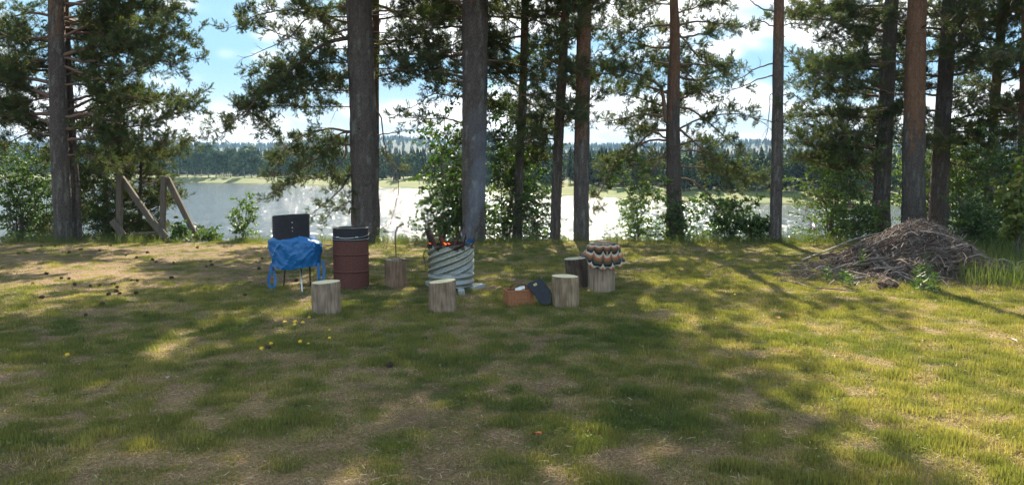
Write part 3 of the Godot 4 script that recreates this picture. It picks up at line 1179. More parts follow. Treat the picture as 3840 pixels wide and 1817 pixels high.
func stump(label: String, px: float, py: float, width: float, top: float, cut: Vector2, lean: Vector2, tint: Color, face: Color, flare := 0.06) -> Node3D:
	var p := on_lawn(px, py)
	var d := -p.z
	var r := width * 0.5 * d / F
	var h := at(px, top, d).y - p.y
	solid.append([p.x, p.z, r * 0.95])
	var o := thing("sawn_log", p, label, "log", "sawn logs standing round the fire barrel")
	var sd := px
	var side := MB.new()
	side.colored = true
	var shape := func(a: float, w: float) -> Vector3:
		var x := cos(a)
		var z := -sin(a)
		var grain := n1.get_noise_3d(x * 34.0 + sd * 3.0, w * 6.0, z * 34.0)
		var split := absf(n2.get_noise_3d(x * 46.0 + sd * 7.0, w * 5.0, z * 46.0))
		var rr := r * (1.0 + flare * pow(1.0 - w, 3.0) + 0.09 * grain - 0.07 * smoothstep(0.05, 0.0, split) * smoothstep(-0.1, 0.3, grain) + 0.05 * n1.get_noise_3d(x * 60.0 + sd, w * 20.0, z * 60.0) + 0.018 * n2.get_noise_3d(x * 180.0 + sd, w * 25.0, z * 180.0) - 0.025 * smoothstep(0.985, 1.0, w))
		var yy: float = lerpf(-0.06, h, w)
		var pt := Vector3(x * rr, yy, z * rr)
		pt.y += (cut.x * pt.x + cut.y * pt.z) * w * w
		pt.x += lean.x * yy
		pt.z += lean.y * yy
		return pt
	side.sheet(func(u, w): return shape.call(u * TAU, w), 72, 18, func(u, w):
		var k: float = 1.0 + 0.4 * n1.get_noise_3d(cos(u * TAU) * 80.0 + sd, w * 30.0, sin(u * TAU) * 80.0)
		return Color(tint.r * k, tint.g * k, tint.b * k), true, func(u, w): return Vector2(u + sd * 0.137, w * 0.55 + fposmod(sd * 0.31, 0.4)))
	part("side", side.mesh(), M.wood, o)
	var topm := MB.new()
	topm.colored = true
	var c: Vector3 = (shape.call(0.0, 1.0) + shape.call(PI, 1.0)) * 0.5
	topm.add(c, Vector3.UP, Vector2(0.46, 0.52), face)
	for j in 73:
		var q: Vector3 = shape.call(TAU * (j % 72) / 72.0, 1.0)
		topm.add(q, Vector3.UP, Vector2(0.5 + 0.5 * cos(TAU * j / 72.0), 0.5 + 0.5 * sin(TAU * j / 72.0)), face)
	for j in 72:
		topm.ix.append_array([0, j + 2, j + 1])
	part("cut_face", topm.mesh(), M.cut, o)
	return o

func rods(b: MB, pts: Array, r: float, sides := 8, per := 4, cap := true) -> void:
	var c := curve(PackedVector3Array(pts), per)
	b.tube(c, taper(c.size(), r, r), sides, Color.WHITE, 4.0, cap)

func drum() -> void:
	var p := on_lawn(1318, 1080)
	var d := -p.z
	var r := 66.0 * d / F
	var h := at(1318, 852, d).y - p.y
	solid.append([p.x, p.z, r])
	var o := thing("steel_drum", p, "rust red steel drum with two ribs and a black lid", "drum")
	var b := MB.new()
	var prof := [[r * 0.97, -0.02], [r, 0.0], [r, 0.01]]
	for rib in [0.245, 0.48]:
		prof.append([r, rib - 0.016])
		for k in 7:
			var a := PI * k / 6.0
			prof.append([r + 0.012 * sin(a), rib - 0.012 * cos(a)])
		prof.append([r, rib + 0.016])
	prof.append([r, h - 0.165]); prof.append([r + 0.006, h - 0.16])
	lathe(b, prof, 48, Color.WHITE, 0.004)
	part("body", b.mesh(), M.rust, o)
	b = MB.new()
	lathe(b, [[r + 0.001, h - 0.175], [r + 0.005, h - 0.165], [r + 0.002, h - 0.155], [r - 0.003, h - 0.012], [r + 0.004, h - 0.006], [r, h], [r - 0.02, h - 0.002], [r - 0.03, h - 0.014], [0.001, h - 0.016]], 48)
	part("lid", b.mesh(), M.black, o)
	b = MB.new()
	var ring := []
	for k in 37:
		var a := TAU * k / 36.0
		ring.append(Vector3(cos(a) * (r + 0.008), h - 0.095 - 0.035 * sin(a), sin(a) * (r + 0.008)))
	rods(b, ring, 0.003, 6, 1, false)
	ring = []
	for k in 37:
		var a := TAU * k / 36.0
		ring.append(Vector3(cos(a) * (r + 0.007), h - 0.155, sin(a) * (r + 0.007)))
	rods(b, ring, 0.0045, 6, 1, false)
	var ringpart := part("clamp_ring", b.mesh(), M.wire, o)
	b = MB.new()
	rods(b, [Vector3(-0.1, h - 0.125, r * 0.92 + 0.02), Vector3(0, h - 0.13, r + 0.02), Vector3(0.1, h - 0.122, r * 0.92 + 0.02)], 0.007)
	for s in [-0.13, 0.13]:
		rods(b, [Vector3(s - 0.02, h - 0.12, sqrt(r * r - s * s) + 0.016), Vector3(s + 0.02, h - 0.118, sqrt(r * r - s * s) + 0.014)], 0.011)
	part("clamp_lever", b.mesh(), M.wire, ringpart)

func grill() -> void:
	var p := on_lawn(1096, 1082)
	var d := -p.z
	solid.append([p.x, p.z, 0.04])
	var o := thing("barrel_grill", p, "black steel cylinder grill on thin legs rising out of a blue bag", "grill")
	var c := at(1091, 850, d) - p
	var r := 67.0 * d / F
	var top := at(1091, 806, d).y - p.y
	var b := MB.new()
	var tiltx := 0.05
	var prof := func(rr: float, y0: float, y1: float) -> void:
		b.sheet(func(u, w):
			var a: float = u * TAU
			var q := Vector3(cos(a) * rr, lerpf(y0, y1, w), -sin(a) * rr)
			q.y += q.x * tiltx
			return q + Vector3(c.x, 0, c.z), 48, 2)
	prof.call(r, 0.42, top)
	prof.call(r - 0.006, 0.5, top - 0.001)
	b.sheet(func(u, w):
		var a: float = u * TAU
		var q := Vector3(cos(a) * lerpf(r, r - 0.006, w), top, -sin(a) * lerpf(r, r - 0.006, w))
		q.y += q.x * tiltx
		return q + Vector3(c.x, 0, c.z), 48, 1)
	b.sheet(func(u, w):
		var a: float = u * TAU
		return Vector3(cos(a) * r * (1.0 - w) + c.x, 0.44, -sin(a) * r * (1.0 - w) + c.z), 32, 1)
	var cyl := part("cylinder", b.mesh(), M.black, o)
	for k in 3:
		var bb := MB.new()
		var a := -PI * 0.5 + 0.34
		var yy: float = top - [0.085, 0.155, 0.2][k]
		var q := Vector3(cos(a) * r + c.x, yy, -sin(a) * r + c.z)
		rods(bb, [q, q + Vector3(cos(a), 0, -sin(a)) * 0.006], [0.0075, 0.008, 0.005][k], 10, 1)
		part("bolt", bb.mesh(), M.steel, cyl)
	for k in 5:
		var bb := MB.new()
		var a := PI + 0.12
		var q := Vector3(cos(a) * r + c.x, top - 0.07 - 0.042 * k, -sin(a) * r + c.z)
		rods(bb, [q, q + Vector3(cos(a), 0, -sin(a)) * 0.012], 0.008, 8, 1)
		part("bolt", bb.mesh(), M.black, cyl)
	var knob := MB.new()
	rods(knob, [Vector3(c.x, top - 0.01, c.z + r), Vector3(c.x, top + 0.018, c.z + r)], 0.006, 8, 1)
	part("rim_pin", knob.mesh(), M.black, cyl)
	for lg in [[1133.0, 1096.0, 1126.0, 0], [1163.0, 1075.0, 1160.0, 1], [1062.0, 1076.0, 1070.0, 1]]:
		var foot := gp(lg[0], lg[1])
		foot.y = gh(foot.x, foot.z) - 0.04
		var up := at(lg[2], 975, d)
		var bb := MB.new()
		rods(bb, [foot - p, up - p], 0.011, 10, 1)
		part("leg", bb.mesh(), M.steel if lg[3] == 0 else M.iron, o)

	# the blue carrier bag pulled up round it
	var bagp := Vector3(at(1110, 950, d).x, gh(p.x, p.z), p.z)
	var bag := thing("blue_bag", bagp, "crumpled blue plastic carrier bag pulled round the black grill", "bag")
	var y0 := at(1110, 1000, d).y - bagp.y
	var y1 := at(1110, 874, d).y - bagp.y
	var rx := 97.0 * d / F
	var shape := func(u: float, w: float) -> Vector3:
		var a := u * TAU
		var x := cos(a)
		var z := -sin(a)
		var pr := 0.95 + 0.07 * sin(w * 2.9 + 0.1) - 0.2 * smoothstep(0.8, 1.0, w)
		var fold := 0.03 * n1.get_noise_3d(x * 34.0 + w * 22.0, w * 36.0 - x * 14.0, z * 34.0) + 0.026 * (0.4 - sqrt(absf(n1.get_noise_3d(x * 42.0 - w * 30.0, w * 34.0 + x * 16.0, z * 42.0 + 200.0)) * 2.0 + 0.004)) + 0.01 * (0.5 - absf(n1.get_noise_3d(x * 90.0 + w * 60.0, w * 70.0, z * 90.0)) * 2.0)
		var yy := lerpf(y0, y1, w)
		yy += (-0.03 * x * x + 0.012 * sin(a * 3.0 + 1.0)) * (1.0 - w) * -1.0
		yy -= (0.055 * x * x + 0.02 * x) * w
		return Vector3(x * (rx * pr + fold), yy + fold * 0.25, z * (rx * 0.78 * pr + fold))
	b = MB.new()
	b.sheet(shape, 90, 44)
	b.sheet(func(u, w): return (shape.call(u, 0.0) as Vector3).lerp(Vector3(0, y0 - 0.02, 0), w), 48, 3)
	b.sheet(func(u, w):
		var q: Vector3 = shape.call(u, 1.0)
		return q.lerp(Vector3(c.x + p.x - bagp.x, q.y - 0.05, c.z), w * 0.3), 64, 2)
	part("bag_body", b.mesh(), M.blue, bag)
	# carrying straps hanging down: left a loop, right two bands
	var strap := func(line: Array, wd: float) -> void:
		var sb := MB.new()
		var cc := curve(PackedVector3Array(line), 6)
		var first := sb.v.size()
		for i in cc.size():
			var t := (cc[mini(i + 1, cc.size() - 1)] - cc[maxi(i - 1, 0)]).normalized()
			var s := t.cross(Vector3(0.25, 0, 1)).normalized() * wd * 0.5
			var nn := s.cross(t).normalized()
			for e in [[-1, -1], [1, -1], [1, 1], [-1, 1]]:
				sb.add(cc[i] + s * e[0] + nn * 0.0015 * e[1], nn * e[1], Vector2(e[0], i * 0.1))
		for i in cc.size() - 1:
			for e in 4:
				var a := first + i * 4
				sb.quad(a + e, a + (e + 1) % 4, a + 4 + (e + 1) % 4, a + 4 + e)
		part("strap", sb.mesh(), M.blue, bag)
	var q := func(px: float, py: float, dz: float) -> Vector3: return at(px, py, d + dz) - bagp
	strap.call([q.call(1018, 985, -0.1), q.call(1012, 1020, -0.13), q.call(1006, 1060, -0.14), q.call(1018, 1080, -0.14), q.call(1031, 1066, -0.12), q.call(1030, 1040, -0.09), q.call(1022, 1000, -0.06)], 0.036)
	strap.call([q.call(1193, 985, -0.12), q.call(1194, 1020, -0.13), q.call(1197, 1048, -0.13), q.call(1204, 1056, -0.1), q.call(1213, 1038, -0.05), q.call(1214, 1010, -0.02), q.call(1210, 975, 0.0)], 0.036)

func fire_barrel() -> void:
	var p := on_lawn(1692, 1088)
	var d := -p.z
	solid.append([p.x, p.z, 0.3])
	var r := 88.0 * d / F
	var y0 := 0.055
	var h := at(1692, 912, d).y - p.y
	var o := thing("fire_barrel", p, "galvanized spiral corrugated pipe used as a fire barrel, smoking, sooty rim", "fire barrel")
	var tl := 0.045
	var pitch_ := 0.088
	var turn := 7.0 * pitch_
	var split := 0.25
	var rad := func(a: float, y: float) -> float:
		var s := sin((y - a / TAU * turn) / pitch_ * TAU) if y > split else 0.5 * sin(y / pitch_ * TAU)
		return r - 0.014 + 0.0155 * 1.35 * s / (0.35 + absf(s))
	var b := MB.new()
	b.colored = true
	var place := func(a: float, y: float) -> Vector3:
		var rr: float = rad.call(a, y)
		var q := Vector3(cos(a) * rr, y, -sin(a) * rr)
		var w := (y - y0) / (h - y0)
		q.y += q.x * tl * 1.3 * w + q.x * 0.02 * (1.0 - w)
		return q
	var sh := func(u: float, w: float) -> Vector3: return place.call(u * TAU, lerpf(y0, h, w))
	# the rows of the mesh run along the spiral, so that its grooves stay crisp
	var row_y := func(u: float, w: float) -> float: return clampf(lerpf(split - turn, h, w) + u * turn, split + 0.0005, h)
	var tone := func(a: float, y: float) -> Color:
		var w := (y - y0) / (h - y0)
		var soot := w + 0.16 * n1.get_noise_3d(cos(a) * 90.0, w * 60.0, sin(a) * 90.0) + 0.08 * n2.get_noise_3d(cos(a) * 200.0, w * 200.0, sin(a) * 200.0)
		if soot > 0.93:
			return Color(0.2, 0.15, 0.12)
		return Color(0.95, 0.91, 0.81) if soot > 0.5 else Color(0.95, 0.96, 0.96)
	b.sheet(func(u, w): return place.call(u * TAU, row_y.call(u, w)), 120, 170, func(u, w): return tone.call(u * TAU, row_y.call(u, w)))
	b.sheet(func(u, w): return place.call(u * TAU, lerpf(y0, split, w)), 90, 36, func(u, w): return tone.call(u * TAU, lerpf(y0, split, w)))
	var shell := part("corrugated_shell", b.mesh(), M.zinc, o)
	b = MB.new()
	b.sheet(func(u, w):
		var q: Vector3 = sh.call(u, 1.0 - w)
		var aa := atan2(-q.z, q.x)
		return Vector3(cos(aa) * (r - 0.034), q.y - 0.004, -sin(aa) * (r - 0.034)), 60, 12)
	b.sheet(func(u, w):
		var a: float = u * TAU
		return Vector3(cos(a) * r * w * 0.93, h - 0.14 + 0.03 * n2.get_noise_2d(cos(a) * w * 200.0, sin(a) * w * 200.0), sin(a) * r * w * 0.93), 24, 6)
	part("sooty_inside", b.mesh(), M.char, o)
	# helical lock seam
	b = MB.new()
	var seam := []
	for k in 40:
		var a := -PI * 0.5 - 1.3 + 2.6 * k / 39.0
		var y: float = h * 0.46 + (a + PI * 0.5) / TAU * turn + 0.1
		seam.append(Vector3(cos(a) * (rad.call(a, y) + 0.002), y + cos(a) * r * tl, -sin(a) * (rad.call(a, y) + 0.002)))
	rods(b, seam, 0.0035, 5, 1)
	part("seam", b.mesh(), M.iron, shell)

	# what burns in it
	var log_ := func(label: String, a: Vector3, e: Vector3, r0: float, r1: float) -> void:
		var foot := a
		var t := thing("charred_log", foot, label, "log", "burning wood in the fire barrel")
		var mb := MB.new()
		var pts := PackedVector3Array()
		var rr := PackedFloat32Array()
		for k in 9:
			var f := k / 8.0
			pts.append((e - a) * f + rv() * 0.008)
			rr.append(lerpf(r0, r1, f) * (1.0 + 0.18 * rnd()))
		mb.tube(pts, rr, 9, Color.WHITE, 4.0, true)
		var cw := part("charred_wood", mb.mesh(), M.char, t)
		var sp := MB.new()
		for k in 6:
			var ang := TAU * k / 6.0
			var q := e - a + Vector3(cos(ang), 0, sin(ang)) * r1 * 0.6
			sp.tube(PackedVector3Array([q - Vector3(0, 0.03, 0), q + Vector3(rnd() * 0.01, rnd(0.02, 0.07), rnd() * 0.01)]), PackedFloat32Array([r1 * 0.42, 0.002]), 5)
		part("splinters", sp.mesh(), M.char, cw)
	var fl := p + Vector3(0, h - 0.14, 0)
	log_.call("thick charred log with a splintered end standing in the fire barrel", fl + Vector3(-0.2, -0.02, 0.02), at(1604, 862, d - 0.02), 0.06, 0.035)
	log_.call("slim charred stick leaning right out of the fire barrel", fl + Vector3(0.02, 0, 0.05), at(1733, 852, d + 0.05), 0.018, 0.008)
	log_.call("short charred stick upright beside the blue scrap", fl + Vector3(0.13, 0, 0.12), at(1747, 888, d - 0.1), 0.014, 0.009)
	log_.call("stubby charred chunk behind the low flame", fl + Vector3(-0.06, 0, -0.05), at(1652, 893, d + 0.05), 0.045, 0.025)
	# dry twig hanging over the rim
	var tw := thing("dead_twig", at(1600, 960, d - 0.1), "thin dark dead twig hooked over the rim of the fire barrel", "twig")
	b = MB.new()
	var tp := []
	for e in [[1612, 895], [1600, 925], [1588, 955], [1590, 975], [1598, 1003]]:
		tp.append(at(e[0], e[1], d - 0.05) - tw.position)
	rods(b, tp, 0.004, 5, 4)
	for k in 5:
		var s: Vector3 = tp[k % 5]
		b.tube(PackedVector3Array([s, s + Vector3(rnd(0.0, 0.05), rnd(0.01, 0.05), 0.01), s + Vector3(rnd(0.03, 0.08), rnd(0.0, 0.05), 0.02)]), taper(3, 0.003, 0.001), 4)
	part("stem", b.mesh(), M.char, tw)
	tw = thing("pine_twig", at(1596, 905, d - 0.02), "burnt pine twig with curled needles sticking out beside the thick charred log", "twig")
	b = MB.new()
	tp = []
	for e in [[1612, 908], [1600, 880], [1594, 850], [1597, 828]]:
		tp.append(at(e[0], e[1], d + 0.03) - tw.position)
	rods(b, tp, 0.005, 5, 4)
	for k in 16:
		var f := k / 15.0 * 2.99
		var s: Vector3 = (tp[int(f)] as Vector3).lerp(tp[int(f) + 1], f - int(f))
		var sg := -1.0 if k % 2 == 0 else 1.0
		var l := rnd(0.035, 0.075)
		b.tube(PackedVector3Array([s, s + Vector3(sg * l * 0.6, 0.012, rnd() * 0.02), s + Vector3(sg * l, -0.005, rnd() * 0.03)]), taper(3, 0.0035, 0.001), 4)
	part("stem", b.mesh(), M.char, tw)
	# blue scrap
	var sc := MB.new()
	var bl := func(px: float, py: float, dz: float) -> Vector3: return at(px, py, d + dz)
	var tri := [bl.call(1742, 915, 0.1), bl.call(1758, 889, 0.06), bl.call(1782, 908, 0.02), bl.call(1768, 920, 0.08), bl.call(1760, 904, 0.09)]
	for e in [[0, 1, 4], [1, 2, 4], [2, 3, 4], [3, 0, 4]]:
		sc.tri(tri[e[0]], tri[e[1]], tri[e[2]], Vector3(0, 0, 1))
		sc.tri(tri[e[0]] - Vector3(0, 0, 0.002), tri[e[1]] - Vector3(0, 0, 0.002), tri[e[2]] - Vector3(0, 0, 0.002), Vector3(0, 0, -1))
	solo("plastic_scrap", sc.mesh(), M.blue, "small pointed scrap of blue plastic at the rim of the fire barrel", "scrap")
	# flames
	var spots := [[1610, 911, 0.3, 0.012, 0.026], [1668, 914, -0.02, 0.014, 0.034], [1682, 912, 0.02, 0.009, 0.022]]
	for i in 3:
		var s: Array = spots[i]
		var q := at(s[0], s[1], d - s[2] * 0.3)
		q.y -= 0.015
		var mb := MB.new()
		mb.sheet(func(u, w):
			var a: float = u * TAU
			var rr: float = s[3] * pow(sin(PI * pow(w, 0.6)), 0.8) * (1.0 + 0.25 * sin(a * 3.0 + w * 6.0))
			return Vector3(cos(a) * rr + 0.012 * sin(w * 5.0), s[4] * w, -sin(a) * rr * 0.7), 12, 8)
		var f := solo("flame", mb.mesh(), M.flame, ["small orange flame at the foot of the thick charred log", "largest orange flame in the middle of the fire barrel", "thin orange flame behind the fire barrel rim"][i], "flame", "flames in the fire barrel")
		f.position = q
	var lamp := OmniLight3D.new()
	lamp.name = "fire_light"
	add_child(lamp)
	lamp.position = at(1675, 914, d - 0.05) + Vector3(0, 0.04, 0)
	lamp.light_color = Color(1.0, 0.5, 0.2)
	lamp.light_energy = 0.012
	lamp.light_size = 0.05
	lamp.omni_range = 6.0
	lamp.omni_attenuation = 2.0
	lamp.shadow_enabled = true
	# concrete blocks under it
	for e in [[1728, 1107, 0.085, 0.06, 0.2, 0.12, "small pale concrete block under the front of the fire barrel"], [1776, 1091, 0.17, 0.06, 0.34, -0.55, "wide concrete paving slab under the right side of the fire barrel"], [1625, 1082, 0.15, 0.06, 0.3, 0.5, "concrete slab under the left side of the fire barrel"]]:
		var q := on_lawn(e[0], e[1])
		var mb := MB.new()
		mb.rbox(Transform3D(Basis(Vector3.UP, e[5]), Vector3(0, 0.015, -e[4] * 0.35)), Vector3(e[2], 0.085, e[4]), 0.008)
		var t := solo("concrete_block", mb.mesh(), M.concrete, e[6], "block", "concrete blocks carrying the fire barrel")
		t.position = q
	# smoke drifting up to the right
	var puffs := [[1752, 880, 0.1, 0.26, 1.0], [1772, 820, 0.11, 0.36, 0.95], [1790, 740, 0.13, 0.46, 0.85], [1806, 650, 0.16, 0.5, 0.7], [1812, 560, 0.2, 0.55, 0.4], [1800, 470, 0.24, 0.6, 0.25], [1790, 700, 0.2, 0.8, 0.25]]
	for i in puffs.size():
		var e: Array = puffs[i]
		var fv := FogVolume.new()
		fv.name = numbered("smoke")
		fv.shape = RenderingServer.FOG_VOLUME_SHAPE_ELLIPSOID
		fv.size = Vector3(e[2] * 2.0, e[3], e[2] * 2.0)
		var fm := FogMaterial.new()
		fm.albedo = Color(0.78, 0.86, 0.95)
		fm.density = e[4] * 0.55
		fv.material = fm
		add_child(fv)
		fv.position = at(e[0], e[1], d + 0.05 + 0.1 * i)
		fv.rotation.z = -0.12
		tag(fv, "thin blue smoke rising from the fire barrel", "smoke", "puffs of smoke over the fire barrel", "stuff")

func iron_and_tool(o: Node3D) -> void:
	var p := o.position
	var d := -p.z
	var top := at(1484, 972, d).y
	var r := thing("iron_rod", Vector3(at(1484, 972, d).x, top, p.z), "rusty iron rod with a bent tip stuck upright in a log", "rod")
	var b := MB.new()
	var pts := []
	for e in [[1485, 985], [1484, 940], [1482, 895], [1484, 868], [1494, 849], [1514, 837]]:
		pts.append(at(e[0], e[1], d) - r.position)
	rods(b, pts, 0.0085, 8, 5)
	part("shaft", b.mesh(), M.iron, r)
	var q := Vector3(at(1488, 970, d).x, top + 0.012, p.z + 0.05)
	var t := thing("hand_tool", q, "flat hand tool with a pale head and dark handle lying on the log", "tool")
	b = MB.new()
	b.colored = true
	b.rbox(Transform3D(Basis(Vector3.UP, -0.25), Vector3(-0.015, 0, -0.02)), Vector3(0.12, 0.016, 0.05), 0.004, Color(0.32, 0.22, 0.18))
	part("head", b.mesh(), M.plain, t)
	b = MB.new()
	rods(b, [Vector3(0.03, 0, 0), Vector3(0.1, -0.004, 0.03), Vector3(0.16, -0.008, 0.05)], 0.009, 8, 3)
	part("handle", b.mesh(), M.black, t)

func blanket(o: Node3D) -> void:
	var p := o.position
	var d := -p.z
	var h := at(2256, 906, d).y - p.y
	var b := MB.new()
	b.sheet(func(u, w):
		var a: float = u * TAU
		var x := cos(a)
		var z := -sin(a)
		var rt := 0.145
		if w < 0.3:
			var f: float = w / 0.3
			return Vector3(x * rt * f, h + 0.012 - 0.02 * f * f, z * rt * f)
		var s: float = (w - 0.3) / 0.7
		var fl := cos(a * 11.0)
		var out: float = 0.125 * pow(s, 0.5) * (0.62 + 0.38 * absf(x) + 0.1 * sin(a * 2.0 + 0.7) + 0.12 * n1.get_noise_2d(x * 60.0, z * 60.0))
		var rr: float = rt + out + 0.02 * s * fl + 0.012 * sin(s * 9.0)
		var yy: float = h - 0.01 - 0.335 * s * (1.0 - 0.17 * x * x * s) - 0.022 * s * fl
		yy -= 0.02 * sin(PI * minf(s * 1.2, 1.0)) * -1.0
		if x < -0.55:
			rr += 0.05 * smoothstep(0.55, 0.95, -x) * s
			yy += 0.1 * smoothstep(0.55, 0.95, -x) * s * s
		return Vector3(x * rr, yy, z * rr), 176, 60)
	var m := solo("crocheted_cover", b.mesh(), M.yarn, "crocheted cover in orange, white, olive and black zigzags draped over a log", "blanket")
	m.position = p + Vector3(0.02, 0, 0)

func basket_and_pad() -> void:
	var p := on_lawn(1944, 1142)
	var d := -p.z
	solid.append([p.x, p.z, 0.13])
	var o := thing("bark_basket", p, "woven red-brown bark basket with a bent handle lying by a log", "basket")
	o.rotation.y = 0.3
	var W0 := 0.32
	var D0 := 0.2
	var H0 := 0.19
	var inner := MB.new()
	inner.rbox(Transform3D(Basis(), Vector3(0, 0.012, 0)), Vector3(W0 - 0.02, 0.012, D0 - 0.02), 0.002)
	for s in [-1.0, 1.0]:
		inner.rbox(Transform3D(Basis(), Vector3(0, H0 * 0.5, s * (D0 * 0.5 - 0.006))), Vector3(W0 - 0.016, H0 - 0.01, 0.004), 0.001)
		inner.rbox(Transform3D(Basis(), Vector3(s * (W0 * 0.5 - 0.006), H0 * 0.5, 0)), Vector3(0.004, H0 - 0.01, D0 - 0.024), 0.001)
	part("lining", inner.mesh(), M.handle, o)
	var shared := []
	for v in 3:
		var mb := MB.new()
		mb.rbox(Transform3D(), Vector3(0.0385, 0.0445, 0.004), 0.0012)
		shared.append(mb.mesh())
	for face in 4:
		var turn := Basis(Vector3.UP, PI * 0.5 * face)
		var wide := W0 if face % 2 == 0 else D0
		var off := D0 * 0.5 if face % 2 == 0 else W0 * 0.5
		var nc := 8 if face % 2 == 0 else 5
		for i in nc:
			for j in 4:
				var m := part("bark_strip", shared[(i * 3 + j) % 3], M.basket, o)
				var proud := 0.0035 if (i + j) % 2 == 0 else 0.0
				m.transform = Transform3D(turn * Basis(Vector3.RIGHT, rnd() * 0.04) * Basis(Vector3.UP, rnd() * 0.04), turn * Vector3(lerpf(-wide * 0.5, wide * 0.5, (i + 0.5) / nc), 0.024 + j * 0.046, off + proud - 0.001))
	var rim := MB.new()
	for s in [-1.0, 1.0]:
		rim.rbox(Transform3D(Basis(), Vector3(0, H0 + 0.002, s * (D0 * 0.5 + 0.002))), Vector3(W0 + 0.014, 0.026, 0.012), 0.004)
		rim.rbox(Transform3D(Basis(), Vector3(s * (W0 * 0.5 + 0.002), H0 + 0.001, 0)), Vector3(0.012, 0.0255, D0 - 0.012), 0.004)
	part("rim", rim.mesh(), M.basket, o)
	for s in [-1.0, 1.0]:
		var hb := MB.new()
		var pts := []
		for k in 9:
			var a := PI * k / 8.0
			pts.append(Vector3(cos(a) * 0.1 + 0.02, H0 + 0.01 + sin(a) * 0.07, s * 0.035 - 0.02 + s * 0.02 * cos(a * 2.0)))
		rods(hb, pts, 0.008, 8, 2)
		part("handle", hb.mesh(), M.handle, o)
	# paper inside
	var q := p + Vector3(0.02, H0 + 0.012, 0.04)
	var pb := MB.new()
	pb.sheet(func(u, w): return Vector3(lerpf(-0.06, 0.06, u), 0.03 * u + 0.012 * sin(w * 5.0 + u * 3.0) - 0.02 * w, lerpf(-0.07, 0.05, w)), 8, 8)
	pb.sheet(func(u, w): return Vector3(lerpf(0.06, -0.06, u), 0.03 * (1.0 - u) + 0.012 * sin(w * 5.0 + (1.0 - u) * 3.0) - 0.02 * w - 0.02, lerpf(-0.07, 0.05, w)), 8, 8)
	solo("crumpled_paper", pb.mesh(), M.paper, "white crumpled paper sticking out of the bark basket", "paper").position = q
	# navy pad leaning on the basket and the log
	var c := [[1976, 1070], [1982, 1061], [2025, 1043], [2034, 1045], [2045, 1061], [2066, 1091], [2068, 1100], [2068, 1136], [2060, 1143], [2036, 1143], [2022, 1131]]
	var front := PackedVector3Array()
	for e in c:
		# leans back on the log: the top is a little farther than the foot
		front.append(at(e[0], e[1], d - 0.16 + (1146.0 - e[1]) * 0.0009))
	var base := (front[8] + front[9]) * 0.5
	var pad := thing("seat_pad", base, "dark navy pad with a small cream patch leaning between basket and log", "pad")
	var mb := MB.new()
	var back := Vector3(0.004, -0.006, -0.022)
	var mid := Vector3.ZERO
	for e in front:
		mid += e - base
	mid /= front.size()
	for i in front.size():
		var a := front[i] - base
		var e := front[(i + 1) % front.size()] - base
		var ai := a.lerp(mid, 0.05)
		var ei := e.lerp(mid, 0.05)
		var f := Vector3(0, 0.001, 0.006)
		mb.tri(mid + f, ai + f, ei + f, Vector3(0, 0.2, 1))
		mb.tri(a, e, ai + f, ((a + e) * 0.5 - mid) + Vector3(0, 0, 0.1)); mb.tri(e, ei + f, ai + f, ((a + e) * 0.5 - mid) + Vector3(0, 0, 0.1))
		mb.tri(a, e, a + back, (a + e) * 0.5 - mid); mb.tri(e, e + back, a + back, (a + e) * 0.5 - mid)
		mb.tri(mid + back, a + back, e + back, Vector3(0, 0, -1))
	part("body", mb.mesh(), M.navy, pad)
	mb = MB.new()
	var pa := []
	for e in [[1999, 1065], [2011, 1059], [2015, 1067], [2003, 1073]]:
		pa.append(at(e[0], e[1], d - 0.16 + (1146.0 - e[1]) * 0.0009) - base + Vector3(0, 0.001, 0.009))
	mb.tri(pa[0], pa[1], pa[2], Vector3(0, 0, 1)); mb.tri(pa[0], pa[2], pa[3], Vector3(0, 0, 1))
	for i in 4:
		var e1: Vector3 = pa[i]
		var e2: Vector3 = pa[(i + 1) % 4]
		mb.tri(e1, e2, e1 - Vector3(0, 0, 0.003), e1 - mid); mb.tri(e2, e2 - Vector3(0, 0, 0.003), e1 - Vector3(0, 0, 0.003), e1 - mid)
	part("patch", mb.mesh(), M.cream, pad)

func beam(b: MB, a: Vector3, e: Vector3, w: float, t: float) -> void:
	var y := (e - a).normalized()
	var z := Vector3(0, 0, 1)
	var x := y.cross(z).normalized()
	z = x.cross(y)
	b.rbox(Transform3D(Basis(x, y, z), (a + e) * 0.5), Vector3(w, a.distance_to(e), t), 0.008)

func frames() -> void:
	var d := 17.75
	var data := [[446, 648, 446, 872, 452, 664, 606, 872, "weathered wooden post with a thick diagonal brace beside the forked pine", 0.12], [613, 660, 607, 884, 626, 668, 742, 890, "weathered wooden post with a diagonal brace running down to the bank, clear of leaves", 0.115]]
	for i in 2:
		var e: Array = data[i]
		var foot := at(e[2], e[3], d)
		foot.y = gh(foot.x, foot.z)
		var o := thing("braced_post", foot, e[8], "post", "braced wooden posts at the top of the bank")
		var b := MB.new()
		beam(b, at(e[2], e[3] + 25, d) - foot, at(e[0], e[1], d) - foot, e[9], 0.1)
		part("post", b.mesh(), M.post, o)
		b = MB.new()
		beam(b, at(e[4], e[5], d + 0.11) - foot, at(e[6], e[7] + 12, d + 0.11) - foot, e[9] * 1.08, 0.1)
		part("brace", b.mesh(), M.post, o)
		b = MB.new()
		if i == 0:
			beam(b, at(418, 825, d - 0.11) - foot, at(462, 885, d - 0.11) - foot, 0.16, 0.05)
		else:
			beam(b, at(570, 830, d - 0.11) - foot, at(622, 892, d - 0.11) - foot, 0.16, 0.05)
		part("foot_brace", b.mesh(), M.post, o)
	var pl := MB.new()
	var a := at(505, 875, d + 0.25)
	var e2 := at(603, 872, d + 0.25)
	beam(pl, Vector3.ZERO, e2 - a, 0.05, 0.2)
	var m := solo("plank", pl.mesh(), M.post, "low grey plank lying between the braced posts", "plank")
	m.position = a

